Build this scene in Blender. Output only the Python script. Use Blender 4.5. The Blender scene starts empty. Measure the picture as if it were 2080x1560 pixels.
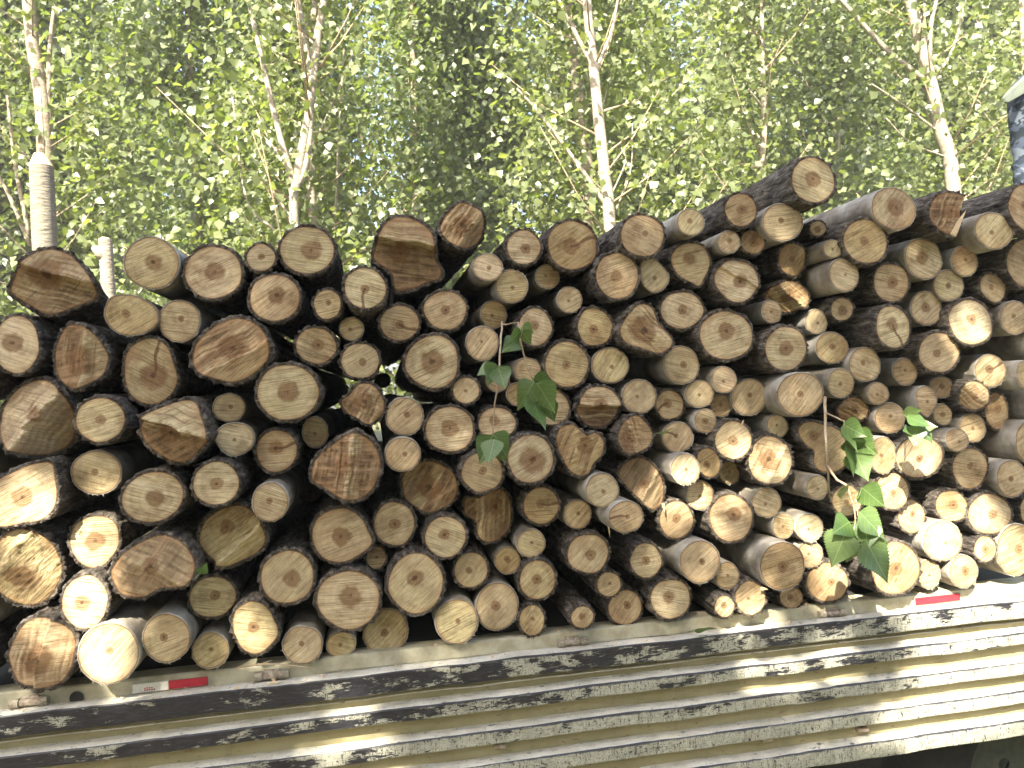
import bpy, math, random
import numpy as np
from mathutils import Vector, Matrix, Euler

sc = bpy.context.scene
col = sc.collection
R = math.radians
rng = np.random.default_rng(11)
random.seed(4)

# ---------------------------------------------------------------- camera, sky, sun, exposure
PSI, RHO = R(10.4), R(2.8)                      # turned to the right of square-on, rolled
cam = bpy.data.cameras.new('camera')
cam.sensor_width = 36.0
cam.lens = 36.0 * 1600 / 2080
cam.clip_end = 600
cam.clip_start = 0.05
cam.dof.use_dof = True
cam.dof.focus_distance = 2.15
cam.dof.aperture_fstop = 9.0
camo = bpy.data.objects.new('camera', cam)
col.objects.link(camo)
_f = Vector((math.sin(PSI), math.cos(PSI), 0))
_r = Vector((math.cos(PSI), -math.sin(PSI), 0))
_z = Vector((0, 0, 1))
_R = math.cos(RHO) * _r - math.sin(RHO) * _z
_U = math.sin(RHO) * _r + math.cos(RHO) * _z
_m = Matrix((_R, _U, -_f)).transposed().to_4x4()
_m.translation = Vector((0, -2.1, 1.6990))
camo.matrix_world = _m
sc.camera = camo

SUN = Vector((-0.36, -0.62, 0.70)).normalized()   # towards the sun: behind the camera, a little to its left
EL = math.asin(SUN.z)
world = bpy.data.worlds.new('World')
sc.world = world
world.use_nodes = True
wn = world.node_tree.nodes
sky = wn.new('ShaderNodeTexSky')
sky.sky_type = 'NISHITA'
sky.sun_disc = False
sky.sun_elevation = EL
sky.sun_rotation = math.atan2(SUN.x, SUN.y)
sky.air_density = 1.0
sky.dust_density = 4.0
bg = wn['Background']
bg.inputs[1].default_value = 0.12
world.node_tree.links.new(sky.outputs[0], bg.inputs[0])
sun = bpy.data.lights.new('sun', 'SUN')
sun.energy = 4.9
sun.angle = R(0.53)
sun.color = (1.0, 0.92, 0.77)
suno = bpy.data.objects.new('sun', sun)
suno.rotation_euler = (-SUN).to_track_quat('-Z', 'Y').to_euler()
col.objects.link(suno)
vs = sc.view_settings
vs.view_transform = 'Standard'
vs.look = 'None'
vs.exposure = 2.6
vs.gamma = 1.0
sc.cycles.max_bounces = 6
sc.cycles.diffuse_bounces = 4
sc.cycles.transparent_max_bounces = 8
sc.cycles.sample_clamp_indirect = 6

# ---------------------------------------------------------------- data (metres)
LOGS = [
(-0.7477,-0.0000,2.0047,[(-0.0992,-0.0071),(-0.0807,0.0404),(-0.0463,0.0757),(-0.0015,0.0906),(0.0425,0.0778),(0.0639,0.0555),(0.085,0.0247),(0.1022,-0.0184),(0.0966,-0.0426),(0.0472,-0.0655),(-0.0149,-0.0853),(-0.0632,-0.0561),(-0.1,-0.0251)],'r',0.45,0.42,(-0.0157,0.0209),0.35,0.0,(72,0.22,0.25,0.05,0.02,0,0.35,0.1),None,
 'gouged oval log at the top left corner'),
(-0.5159,0.0000,2.0459,(0.068,0.0658,0.0),'s',0.4,0.3,(0.0047,0.0011),0.1,0.0,None,None,
 'large cream smooth-barked log directly above the flattened oval log with two piths'),
(-0.3705,-0.0000,2.0192,(0.0784,0.0731,0.0),'r',0.3,0.32,(0.0037,0.0024),0.05,0.0,None,None,
 'large pale cream rough-barked log directly above the large log with a white torn wedge'),
(-0.2523,-0.0000,2.0545,(0.0412,0.0401,0.0),'r',0.35,0.2,(0.0012,0.0023),0.0,0.3,None,None,
 'small greyish rough-barked log,second one above the large log with a white torn wedge'),
(-0.1362,-0.0001,2.0714,(0.0754,0.0681,0.0),'r',0.35,0.38,(0.0099,-0.0002),0.0,0.3,None,None,
 'large greyish rough-barked log just left of the big brown banded log topping the pile'),
(-0.2231,-0.0001,1.9500,(0.0692,0.0676,0.0),'r',0.45,0.3,(0.0052,0.0062),0.15,0.0,None,None,
 'large cream log just above-right of the large log with a white torn wedge'),
(-0.5730,0.0105,1.9180,[(-0.0635,0.0143),(-0.0449,0.0482),(-0.0022,0.0531),(0.0353,0.0385),(0.0631,0.0104),(0.064,-0.0207),(0.0373,-0.0445),(-0.007,-0.0528),(-0.0431,-0.0379),(-0.0612,-0.0103)],'s',0.4,0.2,(-0.0125,0.0041),0.0,0.0,None,None,
 'flattened oval log with two piths'),
(-0.4604,0.0191,1.9001,(0.051,0.0552,0.0),'s',0.35,0.15,(0.0036,0.0059),0.0,0.0,None,None,
 'medium cream log just above-left of the large log with a white torn wedge'),
(-0.8351,0.0008,1.8536,(0.0596,0.0774,0.0),'r',0.3,0.36,(-0.0096,0.004),0.0,0.0,None,None,
 'large pale cream rough-barked log just left of the brown wedge-cut log'),
(-0.6908,-0.0121,1.8182,[(-0.0667,-0.0044),(-0.0557,0.0432),(-0.0296,0.0819),(0.0093,0.083),(0.0418,0.0576),(0.0626,0.0205),(0.0691,-0.0102),(0.0537,-0.052),(0.019,-0.0746),(-0.0205,-0.0847),(-0.0578,-0.0528)],'r',0.55,0.45,(-0.0027,-0.0095),0.4,0.0,(-10,0.15,0.35,0.12,0,0.0,0.5,0.2),None,
 'brown wedge-cut log with a raised middle ridge'),
(-0.5358,0.0205,1.7758,[(-0.0686,-0.0043),(-0.0603,0.051),(-0.0324,0.0809),(0.0065,0.0919),(0.0431,0.0718),(0.0599,0.0273),(0.0694,-0.0232),(0.0509,-0.0661),(0.0098,-0.0914),(-0.034,-0.0828),(-0.0604,-0.0517)],'r',0.5,0.42,(0.0065,-0.0115),0.3,0.0,None,80,
 'large stained brown rough-barked log directly below the flattened oval log with two piths'),
(-0.3337,-0.0624,1.8182,[(-0.1016,-0.0104),(-0.0884,0.0277),(-0.0585,0.0568),(-0.0229,0.0798),(0.0239,0.088),(0.0698,0.0707),(0.1008,0.0266),(0.1046,-0.0165),(0.0817,-0.0523),(0.0393,-0.0809),(-0.0018,-0.0887),(-0.053,-0.0729),(-0.0943,-0.0505)],'r',0.4,0.35,(0.006,0.0046),0.2,0.0,(-65,0.25,0.3,0.05,0.025,0.0,0.25,0.1),None,
 'large log with a white torn wedge'),
(-0.1971,-0.0473,1.7055,(0.0841,0.0763,0.0),'r',0.33,0.34,(0.0001,0.0025),0.0,0.35,None,None,
 'large round log with a centred dark heart'),
(-0.0919,-0.0000,1.9296,(0.0411,0.0434,0.0),'r',0.45,0.18,(0.0024,0.0044),0.0,0.0,None,None,
 'small cream log,third one lower left of the big brown banded log topping the pile'),
(-0.0340,0.0299,1.8658,(0.0329,0.0321,0.0),'s',0.4,0.06,(-0.0037,-0.0003),0.0,0.0,None,None,
 'small cream smooth-barked log,second one above the three-cornered log with a rotten heart'),
(0.0067,-0.0951,1.9571,(0.0575,0.0583,0.0),'r',0.3,0.2,(-0.0013,-0.0012),0.0,0.0,None,-100,
 'medium pale cream log just below-left of the big brown banded log topping the pile'),
(-0.1257,0.0002,1.8233,(0.0562,0.0537,0.0),'r',0.4,0.3,(0.006,0.0019),0.0,0.0,None,None,
 'medium cream log just above-right of the large round log with a centred dark heart'),
(-0.0149,0.0120,1.7794,(0.0564,0.0519,0.0),'r',0.4,0.2,(0.0054,-0.0048),0.0,0.15,None,None,
 'medium cream rough-barked log directly above the three-cornered log with a rotten heart'),
(0.1218,-0.0019,2.0614,[(-0.0974,0.0043),(-0.0783,0.0558),(-0.0509,0.0945),(-0.0116,0.1071),(0.0331,0.0936),(0.0707,0.0605),(0.0816,0.0143),(0.0839,-0.0186),(0.0984,-0.0452),(0.0905,-0.0713),(0.0506,-0.0835),(0.0107,-0.0995),(-0.0373,-0.1034),(-0.0456,-0.0616),(-0.0699,-0.0351),(-0.0945,-0.0151)],'r',0.5,0.3,(-0.0167,0.0029),0.45,0.0,(80,0.25,0.3,0.0,0.03,0.0,0.55,0.2),None,
 'big brown banded log topping the pile'),
(0.2734,0.0070,2.1346,[(-0.0666,-0.0045),(-0.0448,0.0349),(-0.0034,0.0664),(0.0361,0.0542),(0.062,0.034),(0.0668,-0.0061),(0.0514,-0.0459),(0.0033,-0.0678),(-0.036,-0.0552),(-0.0613,-0.031)],'r',0.6,0.4,(-0.0001,-0.0027),0.4,0.0,(-35,0.35,0.9,0.0,0.0,0.1,0.1,0.3),None,
 'square split log jutting above the pile'),
(0.0931,0.0221,1.8765,(0.059,0.0527,0.0),'r',0.5,0.22,(-0.0004,-0.0032),0.0,0.0,None,-25,
 'medium tan log just above-left of the large lumpy log with a ragged heart'),
(0.2159,0.0098,1.9057,(0.0641,0.0583,0.0),'r',0.45,0.22,(0.0007,0.001),0.0,0.0,None,None,
 'large cream rough-barked log directly above the large lumpy log with a ragged heart'),
(0.1687,-0.0020,1.7683,[(-0.0758,-0.0098),(-0.0633,0.0353),(-0.0294,0.0666),(0.0169,0.078),(0.0556,0.0634),(0.0765,0.0297),(0.0782,-0.0166),(0.063,-0.0554),(0.0224,-0.0784),(-0.023,-0.0709),(-0.0606,-0.043)],'r',0.33,0.42,(0.0026,-0.0001),0.0,0.0,None,None,
 'large lumpy log with a ragged heart'),
(0.3531,0.0501,1.8945,(0.0383,0.0391,0.0),'s',0.55,0.06,(-0.0045,-0.0027),0.0,0.0,None,None,
 'small tan log just above-right of the large lumpy log with a ragged heart'),
(0.3101,-0.0001,1.8128,(0.0454,0.0476,0.0),'s',0.45,0.08,(-0.0024,0.0048),0.0,0.0,None,None,
 'medium cream log,second one right of the large lumpy log with a ragged heart'),
(0.3340,-0.0061,2.0171,(0.0427,0.0394,0.0),'s',0.4,0.16,(0.0027,-0.0032),0.0,0.0,None,None,
 'small cream log just below-right of the square split log jutting above the pile'),
(0.4366,-0.0000,2.0695,(0.0521,0.0537,0.0),'r',0.28,0.28,(0.0037,-0.0047),0.0,0.0,None,None,
 'medium pale cream rough-barked log just left of the cracked top log'),
(0.5770,0.0121,2.0748,(0.0784,0.0756,0.0),'r',0.5,0.3,(-0.0044,-0.0027),0.1,0.0,None,20,
 'top log with a crack running to its rim'),
(0.3998,0.0060,1.9653,(0.0462,0.0468,0.0),'s',0.4,0.12,(0.0013,-0.0042),0.0,0.0,None,None,
 'medium cream smooth-barked log,second one lower left of the cracked top log'),
(0.5079,0.0395,1.9930,(0.0362,0.0352,0.0),'s',0.6,0.12,(-0.0043,0.0031),0.3,0.0,None,None,
 'small stained brown smooth-barked log just below-left of the cracked top log'),
(0.5658,0.0300,1.9257,(0.0364,0.038,0.0),'s',0.5,0.08,(-0.0025,-0.0026),0.0,0.0,None,None,
 'small tan smooth-barked log directly below the cracked top log'),
(0.6918,-0.0188,1.9831,(0.0685,0.0697,0.0),'r',0.4,0.26,(-0.0014,0.0),0.0,0.0,None,None,
 'large cream rough-barked log just left of the small log shaped like a pear'),
(0.8049,0.0003,1.9860,[(-0.0391,0.0299),(-0.0118,0.0528),(0.0123,0.0413),(0.0399,0.0102),(0.0458,-0.0177),(0.0225,-0.0449),(-0.007,-0.051),(-0.0347,-0.0268)],'s',0.35,0.15,(0.0024,-0.0097),0.0,0.0,None,None,
 'small log shaped like a pear'),
(0.7645,-0.0378,2.0898,(0.0718,0.064,0.0),'r',0.5,0.15,(0.0083,0.0057),0.0,0.0,None,None,
 'large tan rough-barked log directly above the small log shaped like a pear'),
(0.9149,0.0001,2.0155,[(-0.0611,0.0151),(-0.0371,0.0523),(0.0048,0.0641),(0.0443,0.0523),(0.0647,0.0127),(0.0598,-0.0223),(0.0386,-0.0568),(0.0303,-0.0734),(0.0013,-0.0601),(-0.0416,-0.0339)],'r',0.42,0.28,(-0.0022,0.014),0.0,0.0,None,None,
 'pale log shaped like a teardrop'),
(0.9019,-0.0500,2.1223,(0.0402,0.0392,0.0),'s',0.42,0.2,(-0.002,0.0043),0.0,0.0,None,None,
 'small cream smooth-barked log directly above the pale log shaped like a teardrop'),
(1.0517,-0.0498,2.1552,(0.0534,0.0524,0.0),'r',0.5,0.3,(0.0005,0.0022),0.2,0.0,None,None,
 'medium tan rough-barked log just left of the highest log'),
(1.2386,-0.1131,2.2211,(0.0707,0.07,0.0),'r',0.33,0.32,(0.0001,0.0027),0.0,0.1,None,None,
 'highest log,jutting up with furrowed bark'),
(1.1774,-0.0494,2.1194,(0.0624,0.0544,0.0),'s',0.35,0.16,(-0.0044,0.0058),0.0,0.0,None,None,
 'medium cream smooth-barked log directly above the orange split log with a slanting groove'),
(1.0214,-0.0297,2.0697,(0.0336,0.0327,0.0),'s',0.4,0.22,(0.0015,0.0037),0.0,0.0,None,None,
 'small cream smooth-barked log just above-right of the pale log shaped like a teardrop'),
(1.1008,-0.0182,2.0706,(0.0405,0.039,0.0),'r',0.6,0.35,(0.0038,-0.0019),0.45,0.0,None,None,
 'small stained brown log just above-left of the orange split log with a slanting groove'),
(1.3299,0.0202,2.1135,(0.0294,0.0268,0.0),'r',0.5,0.4,(-0.001,-0.0022),0.0,0.0,None,None,
 'tiny tan log just above-right of the orange split log with a slanting groove'),
(0.8885,0.0098,1.8847,(0.0701,0.0588,0.0),'r',0.36,0.22,(0.0016,0.0014),0.0,0.0,None,None,
 'large cream log just above-right of the lopsided log with a dark rotten heart'),
(0.6287,0.0058,1.8459,(0.0568,0.0589,0.0),'r',0.55,0.22,(-0.0048,-0.0061),0.15,0.0,None,None,
 'medium tan log just above-right of the large log with a white-flecked pith'),
(0.4586,0.0000,1.8514,(0.0537,0.0565,0.0),'r',0.35,0.25,(-0.0011,0.0054),0.2,0.0,None,None,
 'medium cream log just above-left of the large log with a white-flecked pith'),
(0.7606,-0.0474,1.8330,[(-0.0799,0.0055),(-0.0541,0.0449),(-0.0174,0.0747),(0.0178,0.0696),(0.0348,0.0421),(0.0434,0.0147),(0.0702,-0.0201),(0.0788,-0.0476),(0.0387,-0.0758),(-0.0104,-0.0643),(-0.0587,-0.0449),(-0.0785,-0.0214)],'r',0.5,0.55,(-0.0101,-0.0037),0.4,0.0,(45,0.1,0.15,0.1,0,0.2,0.1,0.15),None,
 'lopsided log with a dark rotten heart'),
(1.0438,-0.0302,1.9607,(0.0708,0.0685,0.0),'r',0.38,0.3,(0.0118,-0.0031),0.0,0.0,(60,0.15,0.2,0,0.006,0,0,0.02),None,
 'large cream rough-barked log just left of the ragged brown log with broken bark'),
(1.0049,-0.0200,1.8070,(0.0846,0.0771,0.0),'r',0.36,0.3,(0.0021,0.0111),0.0,0.1,None,None,
 'large cream rough-barked log just below-right of the pale log shaped like a teardrop'),
(1.2399,0.0098,2.0219,(0.0547,0.0531,0.0),'r',0.75,0.2,(-0.0026,0.0013),0.2,0.0,(-42,0.1,0.5,-0.15,0,0,0.1,0.15),None,
 'orange split log with a slanting groove'),
(1.2312,0.0072,1.9168,(0.0691,0.0516,0.0),'r',0.6,0.3,(-0.0082,0.0022),0.4,0.0,(50,-0.1,0.4,0.3,0.02,0.3,0.1,0.4),None,
 'ragged brown log with broken bark'),
(1.3321,-0.0455,2.0421,(0.0303,0.0275,0.0),'s',0.3,0.1,(-0.0012,-0.0013),0.0,0.0,None,None,
 'tiny pale cream smooth-barked log just left of the wide orange log'),
(1.3602,-0.0511,1.9657,(0.0497,0.0494,0.0),'s',0.4,0.1,(0.0038,-0.0002),0.0,0.0,None,None,
 'medium cream smooth-barked log just below-left of the wide orange log'),
(1.1571,-0.0017,1.8709,(0.0332,0.0349,0.0),'s',0.45,0.1,(-0.0015,-0.0002),0.0,0.0,None,None,
 'small cream smooth-barked log just below-left of the ragged brown log with broken bark'),
(1.3822,-0.0000,1.8712,(0.041,0.0386,0.0),'r',0.5,0.4,(0.002,-0.0041),0.0,0.0,None,None,
 'small tan log just below-right of the orange split log with a slanting groove'),
(1.3104,0.0200,1.8392,(0.0343,0.0373,0.0),'s',0.45,0.08,(0.0039,-0.0043),0.0,0.0,None,None,
 'small cream smooth-barked log just below-right of the ragged brown log with broken bark'),
(1.1727,-0.0401,1.7616,(0.0705,0.0703,0.0),'r',0.5,0.3,(0.0016,0.0013),0.0,0.0,None,None,
 'large tan rough-barked log directly above the pale-barked log scarred by curved saw cuts'),
(1.3446,0.0003,1.7597,(0.0505,0.0474,0.0),'s',0.5,0.2,(0.003,0.0039),0.0,0.0,None,None,
 'medium tan log just above-right of the pale-barked log scarred by curved saw cuts'),
(1.4333,-0.0200,1.7061,(0.0542,0.0517,0.0),'s',0.35,0.16,(-0.0063,0.0036),0.0,0.0,None,None,
 'medium cream smooth-barked log directly above the crumpled brown log'),
(1.4248,-0.0646,2.0584,(0.0759,0.0711,0.0),'r',0.6,0.2,(-0.0024,0.0013),0.0,0.0,None,None,
 'wide orange log with fine slanting saw lines'),
(1.5163,-0.0715,2.1508,(0.0719,0.0656,0.0),'s',0.45,0.4,(0.0082,0.0042),0.25,0.0,None,None,
 'large stained brown smooth-barked log just above-right of the wide orange log'),
(1.6898,-0.0801,2.1303,(0.0753,0.0706,0.0),'r',0.55,0.35,(0.0004,0.0072),0.5,0.0,(-25,0.3,0.5,0.1,-0.02,0.1,0.4,0.3),None,
 'dark split log with a loose splinter'),
(1.8337,-0.0815,2.0808,(0.0632,0.0565,0.0),'s',0.35,0.14,(-0.0074,-0.0061),0.0,0.0,None,None,
 'medium cream smooth-barked log directly above the brown log with five sides'),
(1.9350,-0.0983,2.1429,(0.0656,0.0774,0.0),'r',0.6,0.2,(-0.005,0.0085),0.0,0.0,None,None,
 'large orange-brown log,third one right of the dark split log with a loose splinter'),
(1.6386,-0.0300,2.0105,(0.0659,0.0629,0.0),'s',0.42,0.3,(-0.0048,0.0039),0.0,0.0,None,None,
 'large cream log just below-left of the dark split log with a loose splinter'),
(1.7827,-0.0198,2.0005,(0.0433,0.0471,0.0),'s',0.45,0.12,(0.0045,0.005),0.0,0.0,None,None,
 'small cream smooth-barked log just above-left of the brown log with five sides'),
(1.5316,-0.0199,1.9430,(0.065,0.0626,0.0),'r',0.42,0.28,(0.0049,0.0013),0.0,0.0,None,None,
 'medium cream rough-barked log just below-right of the wide orange log'),
(1.7310,-0.0127,1.9317,(0.0499,0.0486,0.0),'s',0.33,0.18,(-0.0019,-0.0017),0.0,0.0,None,None,
 'medium pale cream log just above-left of the bright cream oval log in soft sun'),
(1.6608,0.0001,1.8656,(0.0548,0.0531,0.0),'s',0.4,0.28,(0.0003,0.0035),0.0,0.0,None,None,
 'medium cream smooth-barked log just left of the bright cream oval log in soft sun'),
(1.8930,-0.0035,1.9197,[(-0.0501,-0.0062),(-0.0429,0.0311),(-0.0092,0.0513),(0.0297,0.0369),(0.0524,0.0092),(0.038,-0.0312),(0.0023,-0.0512),(-0.0345,-0.0336)],'r',0.55,0.2,(-0.005,0.0031),0.35,0.0,None,None,
 'brown log with five sides'),
(1.9891,-0.0288,1.9889,(0.0749,0.0815,0.0),'r',0.65,0.2,(0.0053,0.007),0.2,0.0,None,None,
 'large orange-brown rough-barked log just above-right of the brown log with five sides'),
(1.5032,-0.0598,1.8100,(0.0638,0.0687,0.0),'r',0.45,0.28,(0.0005,0.0085),0.0,0.0,None,-70,
 'large cream log,second one left of the bright cream oval log in soft sun'),
(1.7788,-0.0398,1.8167,(0.0775,0.0753,0.0),'r',0.22,0.22,(0.0038,0.0087),0.0,0.0,None,None,
 'bright cream oval log in soft sun'),
(1.9390,-0.0302,1.8255,(0.053,0.052,0.0),'s',0.35,0.16,(-0.0059,0.0056),0.0,0.0,None,None,
 'medium cream smooth-barked log just below-right of the brown log with five sides'),
(1.6779,-0.0233,1.7305,(0.0734,0.0662,0.0),'r',0.33,0.2,(-0.0072,-0.0025),0.0,0.2,None,None,
 'large pale cream log just below-left of the bright cream oval log in soft sun'),
(1.5792,-0.0000,1.6783,(0.0405,0.0422,0.0),'s',0.6,0.1,(0.0011,0.0042),0.0,0.0,None,None,
 'small orange-brown smooth-barked log,second one upper right of the crumpled brown log'),
(1.8563,-0.0172,1.6683,(0.0527,0.0504,0.0),'s',0.55,0.25,(-0.002,0.0051),0.1,0.0,None,20,
 'medium tan log just above-right of the slant-split log near the right edge'),
(1.9576,-0.0401,1.6498,(0.0353,0.0458,0.0),'s',0.5,0.15,(0.0004,-0.0021),0.0,0.0,None,None,
 'small tan log just below-right of the bright cream oval log in soft sun'),
(1.3478,-0.0301,1.6553,(0.0452,0.0439,0.0),'s',0.5,0.16,(-0.002,-0.0034),0.2,0.0,None,None,
 'small tan smooth-barked log just above-left of the crumpled brown log'),
(1.4720,-0.0198,1.6190,(0.0363,0.034,0.0),'s',0.45,0.08,(-0.0037,-0.0029),0.0,0.0,None,None,
 'small cream smooth-barked log just above-right of the crumpled brown log'),
(1.1955,-0.0697,1.6303,(0.0699,0.0638,0.0),'s',0.33,0.15,(0.0,0.0),0.0,0.0,None,None,
 'pale-barked log scarred by curved saw cuts'),
(1.0804,0.0111,1.6273,(0.0582,0.0539,0.0),'s',0.35,0.14,(0.0026,0.0064),0.0,0.3,None,None,
 'medium greyish log just left of the pale-barked log scarred by curved saw cuts'),
(0.9910,-0.0200,1.6822,(0.0382,0.0385,0.0),'s',0.4,0.12,(-0.0031,-0.0042),0.0,0.2,None,None,
 'small cream smooth-barked log,third one above the splinter-rimmed log'),
(0.8750,0.0000,1.7297,(0.0546,0.0556,0.0),'s',0.36,0.2,(0.0064,0.0004),0.0,0.1,None,None,
 'medium cream log just below-right of the lopsided log with a dark rotten heart'),
(0.9253,-0.0001,1.6451,(0.0412,0.0401,0.0),'s',0.4,0.12,(-0.0009,-0.0025),0.0,0.3,None,None,
 'small greyish smooth-barked log,second one upper left of the splinter-rimmed log'),
(1.0006,0.0276,1.6070,(0.0312,0.0334,0.0),'s',0.6,0.12,(0.0007,0.0026),0.0,0.0,None,None,
 'tiny orange-brown smooth-barked log directly above the splinter-rimmed log'),
(0.9377,0.0000,1.5675,(0.0352,0.0358,0.0),'s',0.5,0.3,(-0.0004,-0.0007),0.2,0.0,None,None,
 'small tan smooth-barked log just above-left of the splinter-rimmed log'),
(0.8419,0.0199,1.6184,(0.0471,0.0473,0.0),'r',0.5,0.3,(-0.005,0.0047),0.3,0.0,None,-150,
 'medium stained brown log just above-right of the orange log with a dark hollow'),
(0.7456,0.0006,1.6472,(0.0534,0.048,0.0),'s',0.36,0.12,(-0.006,-0.0001),0.0,0.0,None,None,
 'medium cream smooth-barked log directly above the orange log with a dark hollow'),
(0.6654,-0.0000,1.7375,(0.0542,0.0505,0.0),'s',0.33,0.12,(0.0044,-0.0045),0.0,0.0,None,None,
 'medium pale cream smooth-barked log directly above the split log striped dark brown and cream'),
(0.5419,-0.0001,1.7456,(0.0675,0.0693,0.0),'r',0.34,0.2,(-0.0001,-0.0014),0.0,0.0,None,None,
 'large log with a white-flecked pith'),
(0.4363,0.0202,1.7346,(0.0383,0.036,0.0),'s',0.5,0.1,(0.0021,0.0039),0.0,0.0,None,None,
 'small tan smooth-barked log just left of the large log with a white-flecked pith'),
(0.4107,0.0399,1.6695,(0.0356,0.0335,0.0),'s',0.6,0.15,(0.0011,0.0023),0.0,0.0,None,None,
 'small orange-brown log just below-left of the large log with a white-flecked pith'),
(0.4953,0.0098,1.6301,(0.0558,0.0569,0.0),'r',0.45,0.25,(-0.0053,-0.0009),0.0,0.0,None,None,
 'medium cream rough-barked log directly below the large log with a white-flecked pith'),
(0.6242,-0.0235,1.6252,(0.0677,0.0621,0.0),'r',0.5,0.3,(0.0031,0.0052),0.45,0.0,(88,0.05,0.25,0.1,0.02,0.0,0.5,0.2),None,
 'split log striped dark brown and cream'),
(0.7160,-0.0397,1.5424,[(-0.062,-0.0043),(-0.0464,0.0283),(-0.0214,0.0498),(0.0143,0.0586),(0.0444,0.0366),(0.064,0.0016),(0.0523,-0.0316),(0.0157,-0.0523),(-0.0267,-0.0536),(-0.0536,-0.0317)],'r',0.8,0.35,(-0.0201,-0.0069),0.3,0.0,(10,-0.2,0.2,-0.5,0,0.0,0.6,0.3),None,
 'orange log with a dark hollow'),
(0.8568,0.0101,1.5257,(0.047,0.0443,0.0),'s',0.42,0.15,(-0.004,0.0037),0.0,0.0,None,160,
 'small cream smooth-barked log just left of the splinter-rimmed log'),
(0.5558,-0.0485,1.5101,[(-0.0658,0.045),(-0.051,0.0705),(-0.0166,0.0778),(0.0031,0.0608),(0.0229,0.0464),(0.0507,0.0514),(0.0728,0.0234),(0.0653,-0.0161),(0.0391,-0.041),(0.0241,-0.0666),(-0.0038,-0.0753),(-0.037,-0.0558),(-0.058,-0.0148),(-0.0671,0.0188)],'r',0.55,0.35,(0.0144,0.0137),0.35,0.0,(-25,-0.15,0.1,0.3,0,0.2,0.1,0.15),None,
 'brown log shaped like a heart'),
(0.4167,-0.0506,1.4981,(0.0688,0.071,0.0),'r',0.42,0.5,(0.0038,-0.0042),0.0,0.3,None,None,
 'large greyish rough-barked log just left of the brown log shaped like a heart'),
(0.3413,0.0101,1.5942,(0.0572,0.0493,0.0),'r',0.45,0.28,(-0.0064,0.007),0.0,0.0,None,None,
 'medium log just above-right of the dark log with a brown band across its face'),
(0.2112,0.0000,1.5863,(0.072,0.0674,0.0),'r',0.33,0.35,(0.0001,0.0026),0.05,0.0,None,None,
 'large pale cream log directly above the dark log with a brown band across its face'),
(0.2599,0.0002,1.6878,(0.0409,0.0406,0.0),'r',0.5,0.12,(-0.002,-0.0005),0.0,0.0,None,None,
 'small tan log just below-right of the large lumpy log with a ragged heart'),
(0.0931,0.0005,1.6270,(0.0505,0.0521,0.0),'s',0.45,0.18,(0.006,0.0044),0.0,0.0,None,None,
 'medium cream log just below-left of the large lumpy log with a ragged heart'),
(-0.0125,-0.0144,1.6667,[(-0.0622,0.0096),(-0.0401,0.0277),(-0.0176,0.0521),(0.0117,0.0597),(0.04,0.0429),(0.0597,0.0033),(0.0515,-0.0349),(0.0122,-0.061),(-0.0185,-0.0438),(-0.0488,-0.023)],'r',0.6,0.45,(0.0028,0.0063),0.45,0.0,(-30,0.05,0.15,0.2,0,0.2,0.3,0.3),None,
 'three-cornered log with a rotten heart'),
(0.0817,-0.0331,1.5301,(0.047,0.0459,0.0),'s',0.42,0.15,(0.0054,-0.0005),0.0,0.0,None,None,
 'medium log just above-left of the dark log with a brown band across its face'),
(-0.0622,-0.0757,1.5129,[(-0.0913,0.0024),(-0.0743,0.032),(-0.0246,0.0684),(0.0189,0.0906),(0.0513,0.08),(0.0783,0.0534),(0.0924,0.015),(0.0894,-0.0222),(0.0662,-0.0705),(0.0222,-0.0946),(-0.0199,-0.0865),(-0.0665,-0.0547),(-0.093,-0.0343)],'r',0.55,0.3,(-0.0003,0.0053),0.5,0.0,(-12,0.1,0.25,0.2,0,0.35,0.5,0.45),None,
 'big brown log with an upright torn ridge'),
(0.1513,0.0174,1.4345,(0.0815,0.0729,-15),'r',0.55,0.4,(-0.0004,-0.0037),0.45,0.0,(-35,0.1,0.1,0.2,0.01,0.5,0.2,0.1),None,
 'dark log with a brown band across its face'),
(-0.1422,0.0517,1.5966,(0.034,0.0428,0.0),'s',0.6,0.06,(-0.0008,-0.0036),0.25,0.0,None,None,
 'small log just above-left of the big brown log with an upright torn ridge'),
(-0.2366,-0.0018,1.5569,(0.0577,0.0596,0.0),'r',0.48,0.32,(-0.0017,0.007),0.25,0.2,None,10,
 'medium stained brown log directly below the large round log with a centred dark heart'),
(-0.3486,0.0010,1.6741,(0.0406,0.0372,0.0),'s',0.3,0.16,(0.0045,0.0011),0.0,0.2,None,None,
 'small pale cream smooth-barked log directly below the large log with a white torn wedge'),
(-0.3345,-0.0278,1.5948,[(-0.0492,0.0055),(-0.029,0.0351),(0.0067,0.0417),(0.0392,0.0274),(0.0486,-0.0005),(0.0367,-0.0271),(0.0027,-0.0435),(-0.0263,-0.033)],'s',0.33,0.1,(-0.0,-0.0017),0.0,0.0,None,None,
 'medium log just below-left of the large round log with a centred dark heart'),
(-0.6390,-0.0469,1.6609,(0.0626,0.061,0.0),'r',0.36,0.22,(0.0,0.0),0.0,0.1,None,None,
 'large cream rough-barked log directly below the brown wedge-cut log'),
(-0.4647,-0.1274,1.6261,[(-0.084,0.013),(-0.0609,0.0463),(-0.0221,0.0651),(0.0333,0.0796),(0.0604,0.0689),(0.0753,0.033),(0.0898,-0.0147),(0.0776,-0.0374),(0.0544,-0.0593),(0.0314,-0.0811),(-0.0071,-0.082),(-0.0492,-0.0526),(-0.0748,-0.0221)],'r',0.5,0.3,(-0.009,-0.0046),0.45,0.0,(68,0.1,0.45,0.1,0.035,0.05,0.6,0.25),None,
 'split log with a dark hollow under a pale lip'),
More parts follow.
